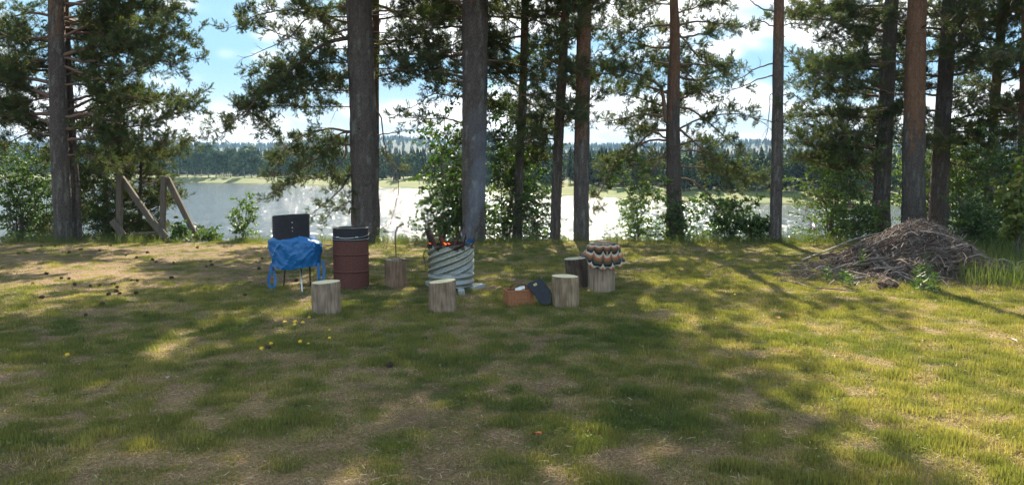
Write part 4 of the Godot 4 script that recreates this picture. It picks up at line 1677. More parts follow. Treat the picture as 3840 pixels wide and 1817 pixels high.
func brush_pile() -> void:
	var c := on_lawn(3385, 1010)
	var o := thing("brush_pile", c, "heap of dry branches and twigs at the edge of the lawn", "brush pile")
	var shape := func(x: float, z: float) -> float:
		var q := sqrt(pow((x - 0.25) / 1.22, 2.0) + pow(z / 1.3, 2.0)) * (1.0 + 0.35 * n1.get_noise_2d(x * 45.0, z * 45.0))
		return 0.8 * maxf(0.0, 1.0 - pow(q, 1.25)) + 0.02
	var bulk := MB.new()
	bulk.colored = true
	for k in 5200:
		var big := k < 290
		var x: float
		var z: float
		if big:
			x = 0.15 + rnd() * 1.25
			z = rnd(-0.8, 1.3)
			if rng.randf() < 0.25:
				x = rnd(-1.6, 1.7)
		else:
			x = rng.randfn(0.1, 0.75)
			z = rng.randfn(0.15, 0.65)
			if k > 3400:
				# twigs strewn round the foot of the heap
				x = rng.randfn(-0.1, 1.15)
				z = rng.randfn(0.75, 0.6)
		var y: float = shape.call(x, z) - rnd(0.0, 0.1 if big else 0.2)
		var ang := rnd(-0.8, 0.8) + (0.25 if x > 0.3 else -0.1)
		if rng.randf() < 0.4:
			ang = rnd(-1.6, 1.6)
		var dir := Vector3(cos(ang), 0, sin(ang))
		var l := rnd(0.35, 1.1) if big else rnd(0.12, 0.5)
		var r := rnd(0.005, 0.014) if big else rnd(0.0025, 0.006)
		if big and k % 11 == 0:
			r *= 2.6
			l *= 0.7
		var pts := PackedVector3Array()
		var off := rv() * 0.12
		for i in 5:
			var f := i / 4.0 - 0.5
			var q := Vector3(x, 0, z) + dir * l * f
			q.y = maxf(0.012, lerpf(y, shape.call(q.x, q.z) - 0.03, 0.45) + off.y * sin(f * 5.0) + rnd() * 0.012)
			q += Vector3(dir.z, 0, -dir.x) * off.x * sin(f * 4.0 + off.z * 30.0)
			q.y += gh(c.x + q.x, c.z + q.z) - c.y
			pts.append(q)
		var tone := Color(0.085, 0.055, 0.042).lerp(Color(0.36, 0.29, 0.25), pow(rng.randf(), 2.0))
		if big:
			var b := MB.new()
			b.colored = true
			var cc := curve(pts, 2)
			b.tube(cc, taper(cc.size(), r, r * 0.35), 5, tone, 4.0)
			for fork in rng.randi_range(0, 3):
				var s := pts[1 + fork]
				b.tube(PackedVector3Array([s, s + (dir + rv() * 0.8).normalized() * l * 0.2, s + (dir + rv() * 0.6).normalized() * l * 0.38]), taper(3, r * 0.6, r * 0.2), 4, tone)
			part("stick", b.mesh(), M.stick, o)
		else:
			bulk.tube(pts, taper(5, r, r * 0.4), 3, tone)
	var t := part("twigs", bulk.mesh(), M.stick, o)
	t.set_meta("kind", "stuff")
	# the long bowed poles that frame the heap
	for e in [[[3010, 975], [3110, 935], [3210, 895], [3330, 868], [3440, 862], 0.02], [[3450, 866], [3540, 880], [3620, 915], [3720, 975], [3790, 1000], 0.016], [[3275, 930], [3305, 975], [3350, 1010], [3390, 1035], [3440, 1058], 0.03], [[3130, 1005], [3200, 985], [3290, 965], [3380, 972], [3440, 985], 0.014], [[3170, 1010], [3250, 1030], [3320, 1030], [3400, 1005], [3470, 995], 0.013]]:
		var b := MB.new()
		b.colored = true
		var pts := PackedVector3Array()
		for i in 5:
			var px: float = e[i][0]
			var py: float = e[i][1]
			# stand on the heap's surface: step along the sight line until it is met
			var q := at(px, py, 9.0)
			for s in 120:
				q = at(px, py, 9.0 + s * 0.06)
				if q.y < gh(q.x, q.z) + maxf(0.02, shape.call(q.x - c.x, q.z - c.z)) + 0.03:
					break
			pts.append(q - c)
		var cc := curve(pts, 5)
		b.tube(cc, taper(cc.size(), e[5], e[5] * 0.5), 7, Color(0.27, 0.22, 0.185), 4.0, true)
		part("stick", b.mesh(), M.stick, o)
	var lg := on_lawn(3330, 1082)
	var lb := MB.new()
	lb.colored = true
	lb.sheet(func(u, w):
		var a: float = u * TAU
		var rr: float = 0.085 * pow(maxf(sin(PI * clampf(w * 0.98 + 0.01, 0.0, 1.0)), 0.0), 0.45) * (1.0 + 0.5 * n1.get_noise_3d(cos(a) * 45.0, w * 60.0, sin(a) * 45.0) + 0.25 * n2.get_noise_3d(cos(a) * 110.0, w * 110.0, sin(a) * 110.0))
		return Vector3(lerpf(-0.13, 0.12, w) + 0.02 * sin(a * 2.0), 0.065 + cos(a) * rr, 0.04 * w + sin(a) * rr), 26, 16, func(u, w):
			return Color(0.1, 0.055, 0.036) if n2.get_noise_2d(u * 300.0, w * 90.0) < 0.15 else Color(0.24, 0.17, 0.12))
	solo("log_chunk", lb.mesh(), M.stick, "short red-brown log chunk at the foot of the brush pile", "log").position = lg
	# the fallen branch in front
	var fb := on_lawn(2935, 1060)
	var br := thing("fallen_branch", fb, "long forked bare branch lying on the grass in front of the brush pile", "branch")
	for e in [[[2930, 1057], [2995, 1070], [3040, 1085], [3130, 1090], [3230, 1100], 0.013], [[2997, 1070], [3020, 1058], [3065, 1042], [3100, 1035], [3150, 1021], 0.009]]:
		var b := MB.new()
		b.colored = true
		var pts := PackedVector3Array()
		for i in 5:
			pts.append(on_lawn(e[i][0], e[i][1]) + Vector3(0, 0.03 + (0.05 * i / 4.0 if e[5] < 0.01 else 0.0), 0) - fb)
		var cc := curve(pts, 4)
		b.tube(cc, taper(cc.size(), e[5], e[5] * 0.5), 6, Color(0.13, 0.09, 0.07))
		part("branch_arm", b.mesh(), M.stick, br)
	# chips and bark spilled round the heap
	var tr := []
	var cl := PackedColorArray()
	var chip := MB.new()
	chip.rbox(Transform3D(), Vector3(1, 0.18, 0.3), 0.05)
	for k in 2600:
		var a := rng.randf() * TAU
		var q := sqrt(rng.randf())
		var w := Vector3(c.x + cos(a) * 2.15 * q, 0, c.z + 0.25 + sin(a) * 1.75 * q)
		var l := rnd(0.02, 0.09)
		w.y = gh(w.x, w.z) + 0.008
		tr.append(Transform3D(Basis(Vector3.UP, rng.randf() * TAU) * Basis(Vector3.FORWARD, rnd() * 0.3) * Basis.from_scale(Vector3(l, l * 0.5, l * 0.5)), w))
		cl.append(Color(0.1, 0.06, 0.042).lerp(Color(0.34, 0.25, 0.19), pow(rng.randf(), 1.8)))
	tag(many(numbered("wood_chips"), chip.mesh(), M.stick, tr, cl, self), "bark and wood chips spilled on the ground round the brush pile", "chips", "", "stuff")

func small_things() -> void:
	# pine cones
	var cone := MB.new()
	for k in 46:
		var f := (k + 0.5) / 46.0
		var a := k * 2.39996
		var r := 0.021 * sin(PI * lerpf(0.12, 0.95, f))
		var out := Vector3(cos(a), 0, sin(a))
		var q := Vector3(0, f * 0.052, 0) + out * r * 0.6
		var s := out.cross(Vector3.UP) * 0.0075
		var tip := q + out * 0.012 + Vector3(0, 0.006, 0)
		cone.tri(q - s - Vector3(0, 0.005, 0), q + s - Vector3(0, 0.005, 0), tip, -Vector3.UP)
		cone.tri(q - s + Vector3(0, 0.005, 0), q + s + Vector3(0, 0.005, 0), tip, Vector3.UP)
		cone.tri(q - s - Vector3(0, 0.005, 0), q - s + Vector3(0, 0.005, 0), tip, -s)
		cone.tri(q + s - Vector3(0, 0.005, 0), q + s + Vector3(0, 0.005, 0), tip, s)
	var cm := cone.mesh()
	var left := [[330, 90], [490, 83], [612, 100], [660, 115], [740, 120], [755, 130], [160, 242], [232, 188], [305, 210], [327, 213], [437, 255], [475, 255], [577, 257], [555, 280], [590, 292], [655, 290], [643, 225], [672, 228], [368, 247], [523, 300], [483, 348], [411, 390], [845, 213], [540, 245], [1040, 147], [1020, 127], [955, 68], [1272, 115], [840, 140], [710, 90], [190, 313], [80, 95], [120, 92], [270, 60], [400, 75], [1010, 155], [890, 325], [990, 280], [700, 405], [1435, 225], [1255, 170], [545, 55], [205, 60], [1195, 305]]
	for e in left:
		var o := solo("pine_cone", cm, M.cone, "dark open pine cone on the dry needle litter by the braced posts", "pine cone", "pine cones on the needle litter")
		o.position = on_lawn(e[0] * 0.7688, 880.0 + e[1] * 0.7688) + Vector3(0, 0.02, 0)
		o.basis = Basis(Vector3.UP, rng.randf() * TAU) * Basis(Vector3.RIGHT, PI * 0.5 + rnd() * 0.3) * Basis.from_scale(Vector3.ONE * rnd(0.8, 1.3))
	for e in [[471, 1376, "dark pine cone in the worn grass beyond the yellow flowers"], [1592, 1271, "dark pine cone on short grass in front of the fire barrel log"], [1469, 1373, "dark pine cone in the pale lit grass patch"], [2342, 1283, "dark pine cone in short grass in front of the crocheted cover"], [1013, 1309, "dark pine cone beside the yellow dandelions"]]:
		var o := solo("pine_cone", cm, M.cone, e[2], "pine cone", "single pine cones on the open lawn")
		o.position = on_lawn(e[0], e[1]) + Vector3(0, 0.018, 0)
		o.basis = Basis(Vector3.UP, rng.randf() * TAU) * Basis(Vector3.RIGHT, PI * 0.5 + rnd() * 0.3) * Basis.from_scale(Vector3.ONE * 1.1)
	# dandelions
	var head := MB.new()
	for k in 26:
		var a := k * 2.39996
		var out := Vector3(cos(a), 0, sin(a))
		var s := out.cross(Vector3.UP) * 0.0042
		var l := 0.024 - 0.00055 * k
		var y := 0.0 + 0.0004 * k
		head.tri(Vector3(0, y, 0), out * l + s + Vector3(0, y + 0.004 + 0.0002 * k, 0), out * l - s + Vector3(0, y + 0.004 + 0.0002 * k, 0), Vector3.UP)
	var hm := head.mesh()
	var stalk := MB.new()
	stalk.tube(PackedVector3Array([Vector3(0, -0.06, 0), Vector3(0, -0.03, 0.003), Vector3(0, 0, 0)]), taper(3, 0.0022, 0.002), 5)
	var sm := stalk.mesh()
	var green_ := mat(Color(0.12, 0.16, 0.05), 0.7)
	var fl := [[1159, 1209], [1033, 1224], [1068, 1228], [1107, 1224], [1105, 1238], [1136, 1230], [1236, 1260], [1236, 1287], [1126, 1302], [1016, 1311], [981, 1326], [1156, 1313]]
	var alone := [[252, 1348, "single yellow dandelion in dark grass away from the cluster"], [734, 934, "yellow dandelion by the sunlit edge of the bank"], [20, 1190, "yellow dandelion in the lit grass"], [2207, 1106, "yellow dandelion on a short stalk beside the crocheted cover's log"], [2755, 1120, "yellow dandelion in the sunny grass near the fallen branch"]]
	for i in fl.size() + alone.size():
		var e: Array = fl[i] if i < fl.size() else alone[i - fl.size()]
		var q := on_lawn(e[0], e[1]) + Vector3(0, 0.055, 0)
		var o := thing("dandelion", q, "yellow dandelion in the loose cluster in front of the log by the grill" if i < fl.size() else e[2], "flower", "dandelions in the lawn")
		part("flower_head", hm, M.petal, o).basis = Basis(Vector3.RIGHT, rnd(0.0, 0.7)) * Basis(Vector3.UP, rng.randf() * 6.0) * Basis.from_scale(Vector3.ONE * rnd(0.65, 1.0))
		part("stalk", sm, green_, o)
	# fallen leaves
	for e in [[2013, 1641, 0.05, Color(0.5, 0.14, 0.035), "orange fallen leaf on the worn grass in the foreground"], [3795, 1290, 0.06, Color(0.5, 0.42, 0.36), "pale curled dead leaf on the sunny lawn"], [2918, 1200, 0.045, Color(0.3, 0.13, 0.06), "red-brown fallen leaf in the sunny grass"], [2742, 1358, 0.04, Color(0.28, 0.1, 0.04), "dark red fallen leaf at the edge of the shade"], [2985, 1195, 0.04, Color(0.34, 0.2, 0.12), "tan fallen leaf beside a red-brown one in the sunny grass"], [633, 1427, 0.04, Color(0.3, 0.28, 0.22), "small pale leaf in the dim worn grass"]]:
		var b := MB.new()
		b.colored = true
		b.sheet(func(u, w):
			var x: float = (u - 0.5) * 2.0
			var wd: float = 0.36 * sin(PI * clampf(w * 0.94 + 0.03, 0, 1))
			return Vector3(x * wd, 0.12 * x * x + 0.1 * sin(w * 3.0), w - 0.5) * e[2] * 1.6, 6, 8, func(_u, _w): return e[3])
		var o := solo("fallen_leaf", b.mesh(), M.plain, e[4], "leaf", "fallen leaves on the lawn")
		o.position = on_lawn(e[0], e[1]) + Vector3(0, 0.03, 0)
		o.rotation = Vector3(rnd() * 0.3, rng.randf() * 6.0, rnd() * 0.3)
	for e in [[520, 998, 0.0], [1345, 1108, 0.4]]:
		pass


# ---------- the pines, shrubs and weeds along the bank ----------
func grove() -> void:
	var G := "pines along the lakeside bank"
	# [x0, outline, radius, depth at tip, foliage start, density, size, dead share]
	# left: forked-looking pair
	pine("pine_tree", "thick grey-barked pine by the braced posts, with wide low branches", G, 17.3, [[237, 902, 62], [232, 760, 62], [222, 560, 60], [216, 380, 58], [212, 200, 57], [210, 0, 56], [208, -260, 52]], 15.0, 5.2, [
		[0, [235, 75, 150, 62, 60, 80, -60, 95], 0.05, 0.6, 0.15, 1.5, 0.75, 0.1],
		[0, [325, 285, 400, 305, 480, 300, 600, 250, 760, 190, 900, 150, 985, 195], 0.045, 0.3, 0.2, 2.4, 0.85, 0.05],
		[0, [350, 580, 430, 565, 520, 590, 640, 630, 760, 600, 880, 560, 980, 545], 0.045, 0.4, 0.2, 2.4, 0.8, 0.1],
		[0, [345, 640, 460, 640, 560, 690, 640, 740, 730, 750, 820, 700, 950, 700], 0.045, 0.8, 0.2, 2.4, 0.8, 0.1],
		[0, [320, 180, 420, 130, 560, 60, 700, 40, 850, 60], 0.045, 0.5, 0.2, 2.4, 0.85, 0.05],
		[0, [320, 420, 430, 420, 560, 460, 700, 480, 840, 520, 960, 480], 0.04, 1.0, 0.2, 2.4, 0.85, 0.05],
		[0, [320, 330, 450, 380, 560, 400, 680, 340, 800, 300, 880, 330], 0.04, -0.5, 0.2, 2.4, 0.8, 0.05],
		[0, [320, 90, 450, 60, 600, -30, 760, -60], 0.04, 0.8, 0.2, 2.4, 0.85, 0.05],
		[0, [350, 770, 430, 770, 520, 800, 600, 830, 680, 800], 0.03, 0.5, 0.2, 1.7, 0.65, 0.15],
		[0, [245, 300, 150, 300, 60, 330, -40, 320], 0.04, 0.4, 0.15, 2.4, 0.85, 0.1],
		[0, [245, 480, 150, 500, 60, 520, -60, 560], 0.04, 0.7, 0.15, 2.4, 0.85, 0.1],
		[0, [245, 180, 150, 200, 50, 180, -60, 190], 0.04, -0.3, 0.15, 2.4, 0.85, 0.1],
		[0, [250, 670, 150, 660, 60, 700, -40, 740], 0.035, 0.6, 0.15, 1.8, 0.7, 0.15]],
		[[2.2, 5.4, 18, 2.8, 2.8, -0.05, 0.2, 1.7, 0.75, 0.1, 1.0, -100, 100], [5.6, 14.5, 30, 3.2, 0.8, 0.05, 0.2, 1.3, 0.9, 0.05, 1.6, 0, 360]])
	pine("pine_tree", "slimmer grey pine leaning up behind the thick one by the braced posts", G, 17.75, [[284, 902, 44], [278, 760, 43], [266, 600, 42], [255, 430, 40], [246, 260, 38], [236, 0, 36], [226, -260, 33]], 13.5, 5.2, [],
		[[2.0, 5.4, 12, 2.2, 2.6, -0.1, 0.25, 1.6, 0.7, 0.15, 1.0, -110, 110], [5.6, 13.0, 20, 2.8, 0.8, 0.05, 0.2, 1.2, 0.9, 0.05, 1.6, 0, 360]])
	# the big pine behind the drum
	pine("pine_tree", "thickest pine, dark straight trunk rising behind the rusty drum", G, 17.4, [[1372, 906, 106], [1370, 760, 100], [1362, 500, 96], [1356, 300, 95], [1350, 150, 94], [1344, 0, 92], [1336, -260, 84]], 16.5, 6.2, [
		[900, [530, 188, 450, 205, 380, 240, 300, 310, 200, 390, 110, 450, 50, 530, 0, 575, -70, 640], 0.062, -0.6, 0.3, 1.9, 0.85, 0.15],
		[900, [525, 35, 420, 38, 300, 45, 180, 55, 60, 85, -20, 130], 0.04, -0.4, 0.2, 1.9, 0.75, 0.2],
		[900, [530, 190, 470, 150, 400, 95, 330, 60, 270, -20], 0.035, -0.5, 0.3, 1.9, 0.65, 0.15],
		[900, [110, 450, 60, 520, -40, 600, -130, 650], 0.02, -0.2, 0.1, 2.2, 0.6, 0.1],
		[900, [200, 390, 150, 470, 120, 560, 100, 640], 0.016, -0.3, 0.1, 2.2, 0.55, 0.15],
		[900, [50, 530, 90, 580, 140, 620, 180, 670], 0.014, -0.5, 0.1, 2.2, 0.5, 0.15],
		[900, [300, 310, 230, 330, 120, 330, 40, 350], 0.018, 0.3, 0.1, 2.2, 0.6, 0.15],
		[900, [380, 240, 300, 200, 200, 170, 100, 130, 40, 110], 0.018, 0.3, 0.15, 2.0, 0.6, 0.2],
		[900, [200, 390, 180, 440, 230, 470, 280, 470], 0.014, -0.4, 0.1, 2.2, 0.5, 0.1],
		[900, [350, 85, 280, 150, 200, 210, 110, 250, 20, 290], 0.022, -0.8, 0.3, 0.5, 0.4, 0.8],
		[900, [530, 385, 440, 395, 370, 405, 290, 440], 0.03, -0.4, 0.2, 1.7, 0.55, 0.1],
		[900, [530, 300, 460, 270, 400, 310, 330, 340, 250, 440], 0.025, 0.4, 0.2, 1.6, 0.55, 0.1],
		[900, [545, 652, 440, 640, 340, 665, 280, 690, 210, 760, 170, 880], 0.04, -0.5, 0.3, 1.7, 0.75, 0.2],
		[900, [530, 660, 520, 780, 455, 850, 500, 910, 545, 1000], 0.03, -0.3, 0.35, 1.0, 0.5, 0.3],
		[900, [545, 870, 510, 930, 420, 1010, 345, 1075], 0.035, -0.6, 0.4, 0.8, 0.45, 0.4],
		[900, [500, 660, 440, 740, 360, 800, 260, 870, 160, 960], 0.03, -0.7, 0.2, 2.0, 0.6, 0.1],
		[900, [480, 870, 400, 880, 300, 900, 200, 950], 0.022, -0.2, 0.1, 1.9, 0.55, 0.15],
		[900, [420, 720, 340, 740, 260, 760, 200, 800], 0.02, 0.2, 0.1, 2.0, 0.55, 0.1],
		[900, [540, 1000, 500, 1020, 460, 1050, 420, 1090], 0.018, -0.3, 0.2, 1.4, 0.4, 0.3],
		[900, [690, 668, 780, 655, 870, 640], 0.022, -0.3, 0.5, 0.6, 0.35, 0.6],
		[900, [690, 560, 715, 700, 740, 810, 780, 860, 785, 960, 745, 1110], 0.022, -0.2, 0.3, 0.7, 0.4, 0.6],
		[900, [690, 740, 740, 790, 790, 830, 850, 850], 0.02, -0.2, 0.3, 1.0, 0.35, 0.4],
		[900, [685, 340, 760, 340, 870, 345, 930, 320], 0.022, 0.2, 0.3, 1.0, 0.45, 0.3],
		[900, [690, 160, 760, 165, 830, 180], 0.018, 0.1, 0.4, 0.5, 0.3, 0.8],
		[900, [685, 75, 760, 60, 840, 70], 0.018, 0.1, 0.4, 0.7, 0.35, 0.7],
		[900, [685, 200, 720, 230, 760, 250, 800, 300], 0.018, 0.5, 0.2, 1.5, 0.45, 0.2]],
		[[5.7, 16.0, 64, 3.7, 1.3, 0.05, 0.2, 1.6, 0.9, 0.05, 1.6, 0, 360], [4.2, 5.5, 5, 2.0, 2.4, -0.1, 0.3, 1.3, 0.6, 0.2, 1.0, 300, 420]])
	pine("pine_tree", "orange-barked pine mostly hidden behind the thickest trunk", G, 19.2, [[1392, 888, 54], [1394, 600, 52], [1395, 350, 50], [1397, 150, 48], [1398, 0, 46], [1402, -220, 42]], 14.5, 3.6, [],
		[[5.4, 14.0, 22, 2.8, 0.7, 0.05, 0.2, 1.2, 0.9, 0.05, 1.6, 0, 360], [3.8, 5.4, 5, 1.6, 2.0, 0.0, 0.3, 1.2, 0.55, 0.3, 1.0, 40, 130]])
	# behind the fire barrel
	pine("pine_tree", "grey lichen-flecked pine behind the smoking fire barrel", G, 17.5, [[1776, 912, 90], [1776, 760, 86], [1779, 500, 88], [1781, 250, 92], [1782, 0, 94], [1786, -260, 86]], 16.0, 6.0, [
		[900, [1105, 360, 1000, 345, 890, 375, 780, 410, 700, 390], 0.03, 0.3, 0.3, 1.4, 0.5, 0.2],
		[900, [1105, 610, 1010, 585, 900, 590, 780, 570], 0.028, 0.2, 0.35, 1.4, 0.45, 0.2],
		[900, [1105, 200, 1040, 230, 940, 300, 870, 330, 820, 300], 0.028, 0.3, 0.3, 1.5, 0.5, 0.15],
		[900, [1105, 90, 1020, 80, 930, 130, 850, 150], 0.03, -0.3, 0.25, 1.8, 0.55, 0.1],
		[900, [1105, 10, 1000, 0, 900, -10, 820, 20], 0.03, 0.3, 0.25, 1.8, 0.55, 0.1],
		[900, [1105, 480, 1020, 470, 950, 470, 880, 520, 820, 540], 0.025, 0.3, 0.3, 1.5, 0.45, 0.2],
		[900, [1105, 270, 1030, 250, 960, 210, 880, 240], 0.025, 0.8, 0.2, 1.5, 0.5, 0.15],
		[1800, [30, 20, 90, 40, 150, 100, 240, 170, 330, 210, 410, 230], 0.03, 0.4, 0.3, 0.9, 0.5, 0.4],
		[1800, [30, 385, 100, 395, 190, 398, 270, 400], 0.02, 0.2, 0.4, 1.2, 0.4, 0.3],
		[1800, [30, 300, 130, 305, 200, 325, 280, 350], 0.022, 0.3, 0.3, 1.0, 0.45, 0.4]],
		[[5.6, 15.5, 64, 3.5, 1.3, 0.05, 0.2, 1.6, 0.9, 0.05, 1.6, 0, 360], [3.4, 5.8, 14, 2.0, 2.8, 0.0, 0.25, 1.7, 0.65, 0.2, 1.0, -90, 60]])
	pine("pine_tree", "slender brown pine between the lichen-flecked pine and a leaning one", G, 19.0, [[1941, 905, 34], [1944, 760, 32], [1952, 500, 30], [1964, 250, 29], [1970, 0, 28], [1980, -220, 26]], 12.5, 3.4, [
		[1800, [235, 110, 300, 80, 380, 60, 440, 40], 0.02, -0.2, 0.3, 1.3, 0.5, 0.3],
		[1800, [190, 240, 130, 220, 60, 160], 0.02, -0.2, 0.3, 1.4, 0.5, 0.2],
		[1800, [190, 320, 120, 300, 60, 290], 0.018, 0.3, 0.2, 1.6, 0.45, 0.2],
		[1800, [215, 440, 270, 420, 340, 430, 380, 470], 0.018, 0.2, 0.2, 1.7, 0.5, 0.1]],
		[[1.5, 5.8, 22, 1.5, 2.3, 0.0, 0.2, 2.0, 0.65, 0.1, 1.0, 0, 360], [5.6, 12.0, 24, 2.2, 0.7, 0.05, 0.2, 1.3, 0.85, 0.05, 1.6, 0, 360]])
	pine("pine_tree", "brown pine leaning right, close beside the tall tan trunk", G, 17.9, [[2082, 906, 40], [2086, 760, 38], [2096, 500, 36], [2110, 250, 33], [2123, 0, 28], [2136, -240, 26]], 13.5, 3.6, [
		[1800, [400, 340, 340, 310, 280, 330, 230, 360], 0.02, 0.4, 0.2, 1.8, 0.5, 0.1],
		[1800, [430, 240, 380, 200, 320, 190, 260, 240], 0.02, -0.3, 0.2, 1.8, 0.5, 0.1],
		[1800, [380, 590, 330, 580, 270, 620, 220, 660], 0.02, 0.5, 0.2, 1.8, 0.5, 0.1]],
		[[2.2, 5.8, 18, 1.3, 1.9, 0.0, 0.2, 1.9, 0.6, 0.15, 1.0, 0, 360], [5.6, 13.0, 26, 2.4, 0.7, 0.05, 0.2, 1.3, 0.85, 0.05, 1.6, 0, 360]])
	pine("pine_tree", "tall tan-barked pine with a bare trunk behind the dark log", G, 17.35, [[2180, 908, 60], [2180, 760, 56], [2183, 500, 55], [2187, 300, 53], [2191, 100, 51], [2193, 0, 50], [2198, -260, 46]], 16.0, 2.9, [
		[1800, [552, 130, 590, 125, 640, 135, 700, 150], 0.018, 0.3, 0.3, 1.0, 0.45, 0.4],
		[1800, [552, 20, 620, 15, 700, 25, 760, 10], 0.018, 0.3, 0.3, 1.0, 0.45, 0.3]],
		[[5.7, 15.5, 40, 2.8, 0.9, 0.05, 0.2, 1.5, 0.9, 0.05, 1.6, -170, 5]])
	# the spreading pine
	pine("pine_tree", "spreading pine with many crooked low branches and a side stem", G, 18.6, [[2530, 870, 66], [2529, 760, 58], [2526, 600, 54], [2524, 450, 50], [2527, 300, 45], [2530, 220, 41], [2531, 100, 36], [2528, 0, 30]], 7.6, 3.4, [
		[1800, [925, 600, 915, 520, 905, 440, 870, 410, 800, 375, 740, 355, 660, 345, 590, 350], 0.07, -0.2, 0.45, 2.02, 0.73, 0.17],
		[1800, [945, 125, 880, 125, 790, 150, 720, 220, 640, 270], 0.04, 0.2, 0.25, 2.02, 0.68, 0.17],
		[1800, [935, 315, 830, 305, 750, 325, 640, 350], 0.035, 0.2, 0.25, 1.86, 0.63, 0.17],
		[1800, [925, 575, 800, 570, 700, 590, 640, 600, 550, 605], 0.04, -0.5, 0.3, 1.24, 0.53, 0.25],
		[1800, [930, 645, 860, 655, 780, 720, 700, 770, 600, 830], 0.045, -0.2, 0.3, 1.86, 0.68, 0.19],
		[1800, [930, 695, 840, 700, 740, 750, 660, 830, 600, 950, 550, 1050], 0.04, -0.4, 0.3, 1.55, 0.63, 0.25],
		[1800, [930, 750, 890, 800, 850, 860, 830, 900], 0.035, -0.3, 0.3, 1.55, 0.53, 0.22],
		[1800, [930, 450, 880, 470, 840, 560, 800, 640], 0.03, 0.4, 0.2, 1.71, 0.58, 0.22],
		[1800, [940, 200, 900, 230, 860, 310, 850, 380], 0.02, 0.3, 0.2, 2.02, 0.53, 0.17],
		[1800, [945, 20, 880, 20, 800, 60, 700, 100], 0.03, 0.2, 0.2, 2.48, 0.68, 0.08],
		[1800, [990, 125, 1080, 105, 1180, 115, 1300, 130, 1390, 105], 0.04, -0.2, 0.3, 1.55, 0.63, 0.22],
		[1800, [990, 530, 1060, 550, 1150, 620, 1240, 700, 1320, 780], 0.045, -0.3, 0.3, 1.71, 0.68, 0.19],
		[1800, [990, 640, 1060, 700, 1130, 760, 1200, 840, 1240, 950], 0.045, -0.5, 0.3, 1.71, 0.68, 0.22],
		[1800, [1000, 885, 1060, 900, 1130, 960, 1210, 1050, 1240, 1110], 0.045, -0.6, 0.4, 1.24, 0.53, 0.28],
		[1800, [990, 640, 1080, 595, 1200, 570, 1310, 570, 1400, 600], 0.035, -0.2, 0.3, 1.86, 0.63, 0.17],
		[1800, [990, 750, 1100, 755, 1220, 830, 1300, 880], 0.03, 0.2, 0.25, 2.02, 0.63, 0.17],
		[1800, [995, 825, 1120, 835, 1280, 860, 1400, 900], 0.03, 0.4, 0.25, 2.17, 0.68, 0.14],
		[1800, [990, 170, 1050, 240, 1100, 300, 1160, 330, 1220, 330], 0.035, 0.3, 0.25, 2.48, 0.68, 0.08],
		[1800, [985, 60, 1060, 40, 1140, 10, 1220, 20], 0.03, 0.2, 0.2, 2.79, 0.68, 0.06],
		[1800, [990, 340, 1050, 380, 1100, 430, 1130, 480], 0.03, 0.3, 0.2, 2.63, 0.63, 0.08]],
		[[1.8, 5.0, 16, 1.8, 2.2, 0.0, 0.25, 1.5, 0.65, 0.25, 1.0, -80, 80], [6.2, 7.4, 6, 1.2, 0.6, 0.1, 0.2, 1.2, 0.8, 0.05, 1.5, 0, 360]])
	pine("pine_tree", "straight lone pine with bare drooping twigs, right of the spreading pine", G, 17.3, [[2908, 906, 44], [2911, 760, 43], [2916, 500, 42], [2919, 250, 39], [2922, 0, 36], [2926, -260, 33]], 14.5, 4.4, [
		[1800, [1460, 55, 1400, 40, 1340, 0, 1300, -20], 0.03, 0.3, 0.4, 0.5, 0.45, 0.9],
		[1800, [1455, 130, 1400, 105, 1370, 100, 1300, 130], 0.022, 0.2, 0.3, 0.7, 0.4, 0.8],
		[1800, [1450, 318, 1370, 340, 1290, 390, 1200, 430], 0.024, -0.3, 0.3, 0.8, 0.45, 0.75],
		[1800, [1450, 375, 1380, 395, 1300, 430, 1190, 470], 0.024, -0.2, 0.5, 1.3, 0.5, 0.4],
		[1800, [1450, 602, 1390, 590, 1310, 570], 0.015, -0.2, 0.3, 0.6, 0.35, 0.9],
		[1800, [1445, 470, 1440, 540, 1430, 640, 1400, 720], 0.016, -0.3, 0.2, 0.5, 0.35, 0.9],
		[2840, [135, 470, 180, 465, 240, 520, 260, 560, 200, 620], 0.018, -0.3, 0.3, 0.7, 0.4, 0.7],
		[2840, [130, 125, 200, 115, 280, 130, 340, 160], 0.018, 0.2, 0.3, 0.7, 0.4, 0.7],
		[2840, [130, 230, 180, 280, 240, 300], 0.014, 0.1, 0.3, 0.6, 0.35, 0.8]],
		[[11.0, 14.0, 10, 1.8, 0.7, 0.1, 0.25, 1.2, 0.8, 0.05, 1.6, 0, 360]])
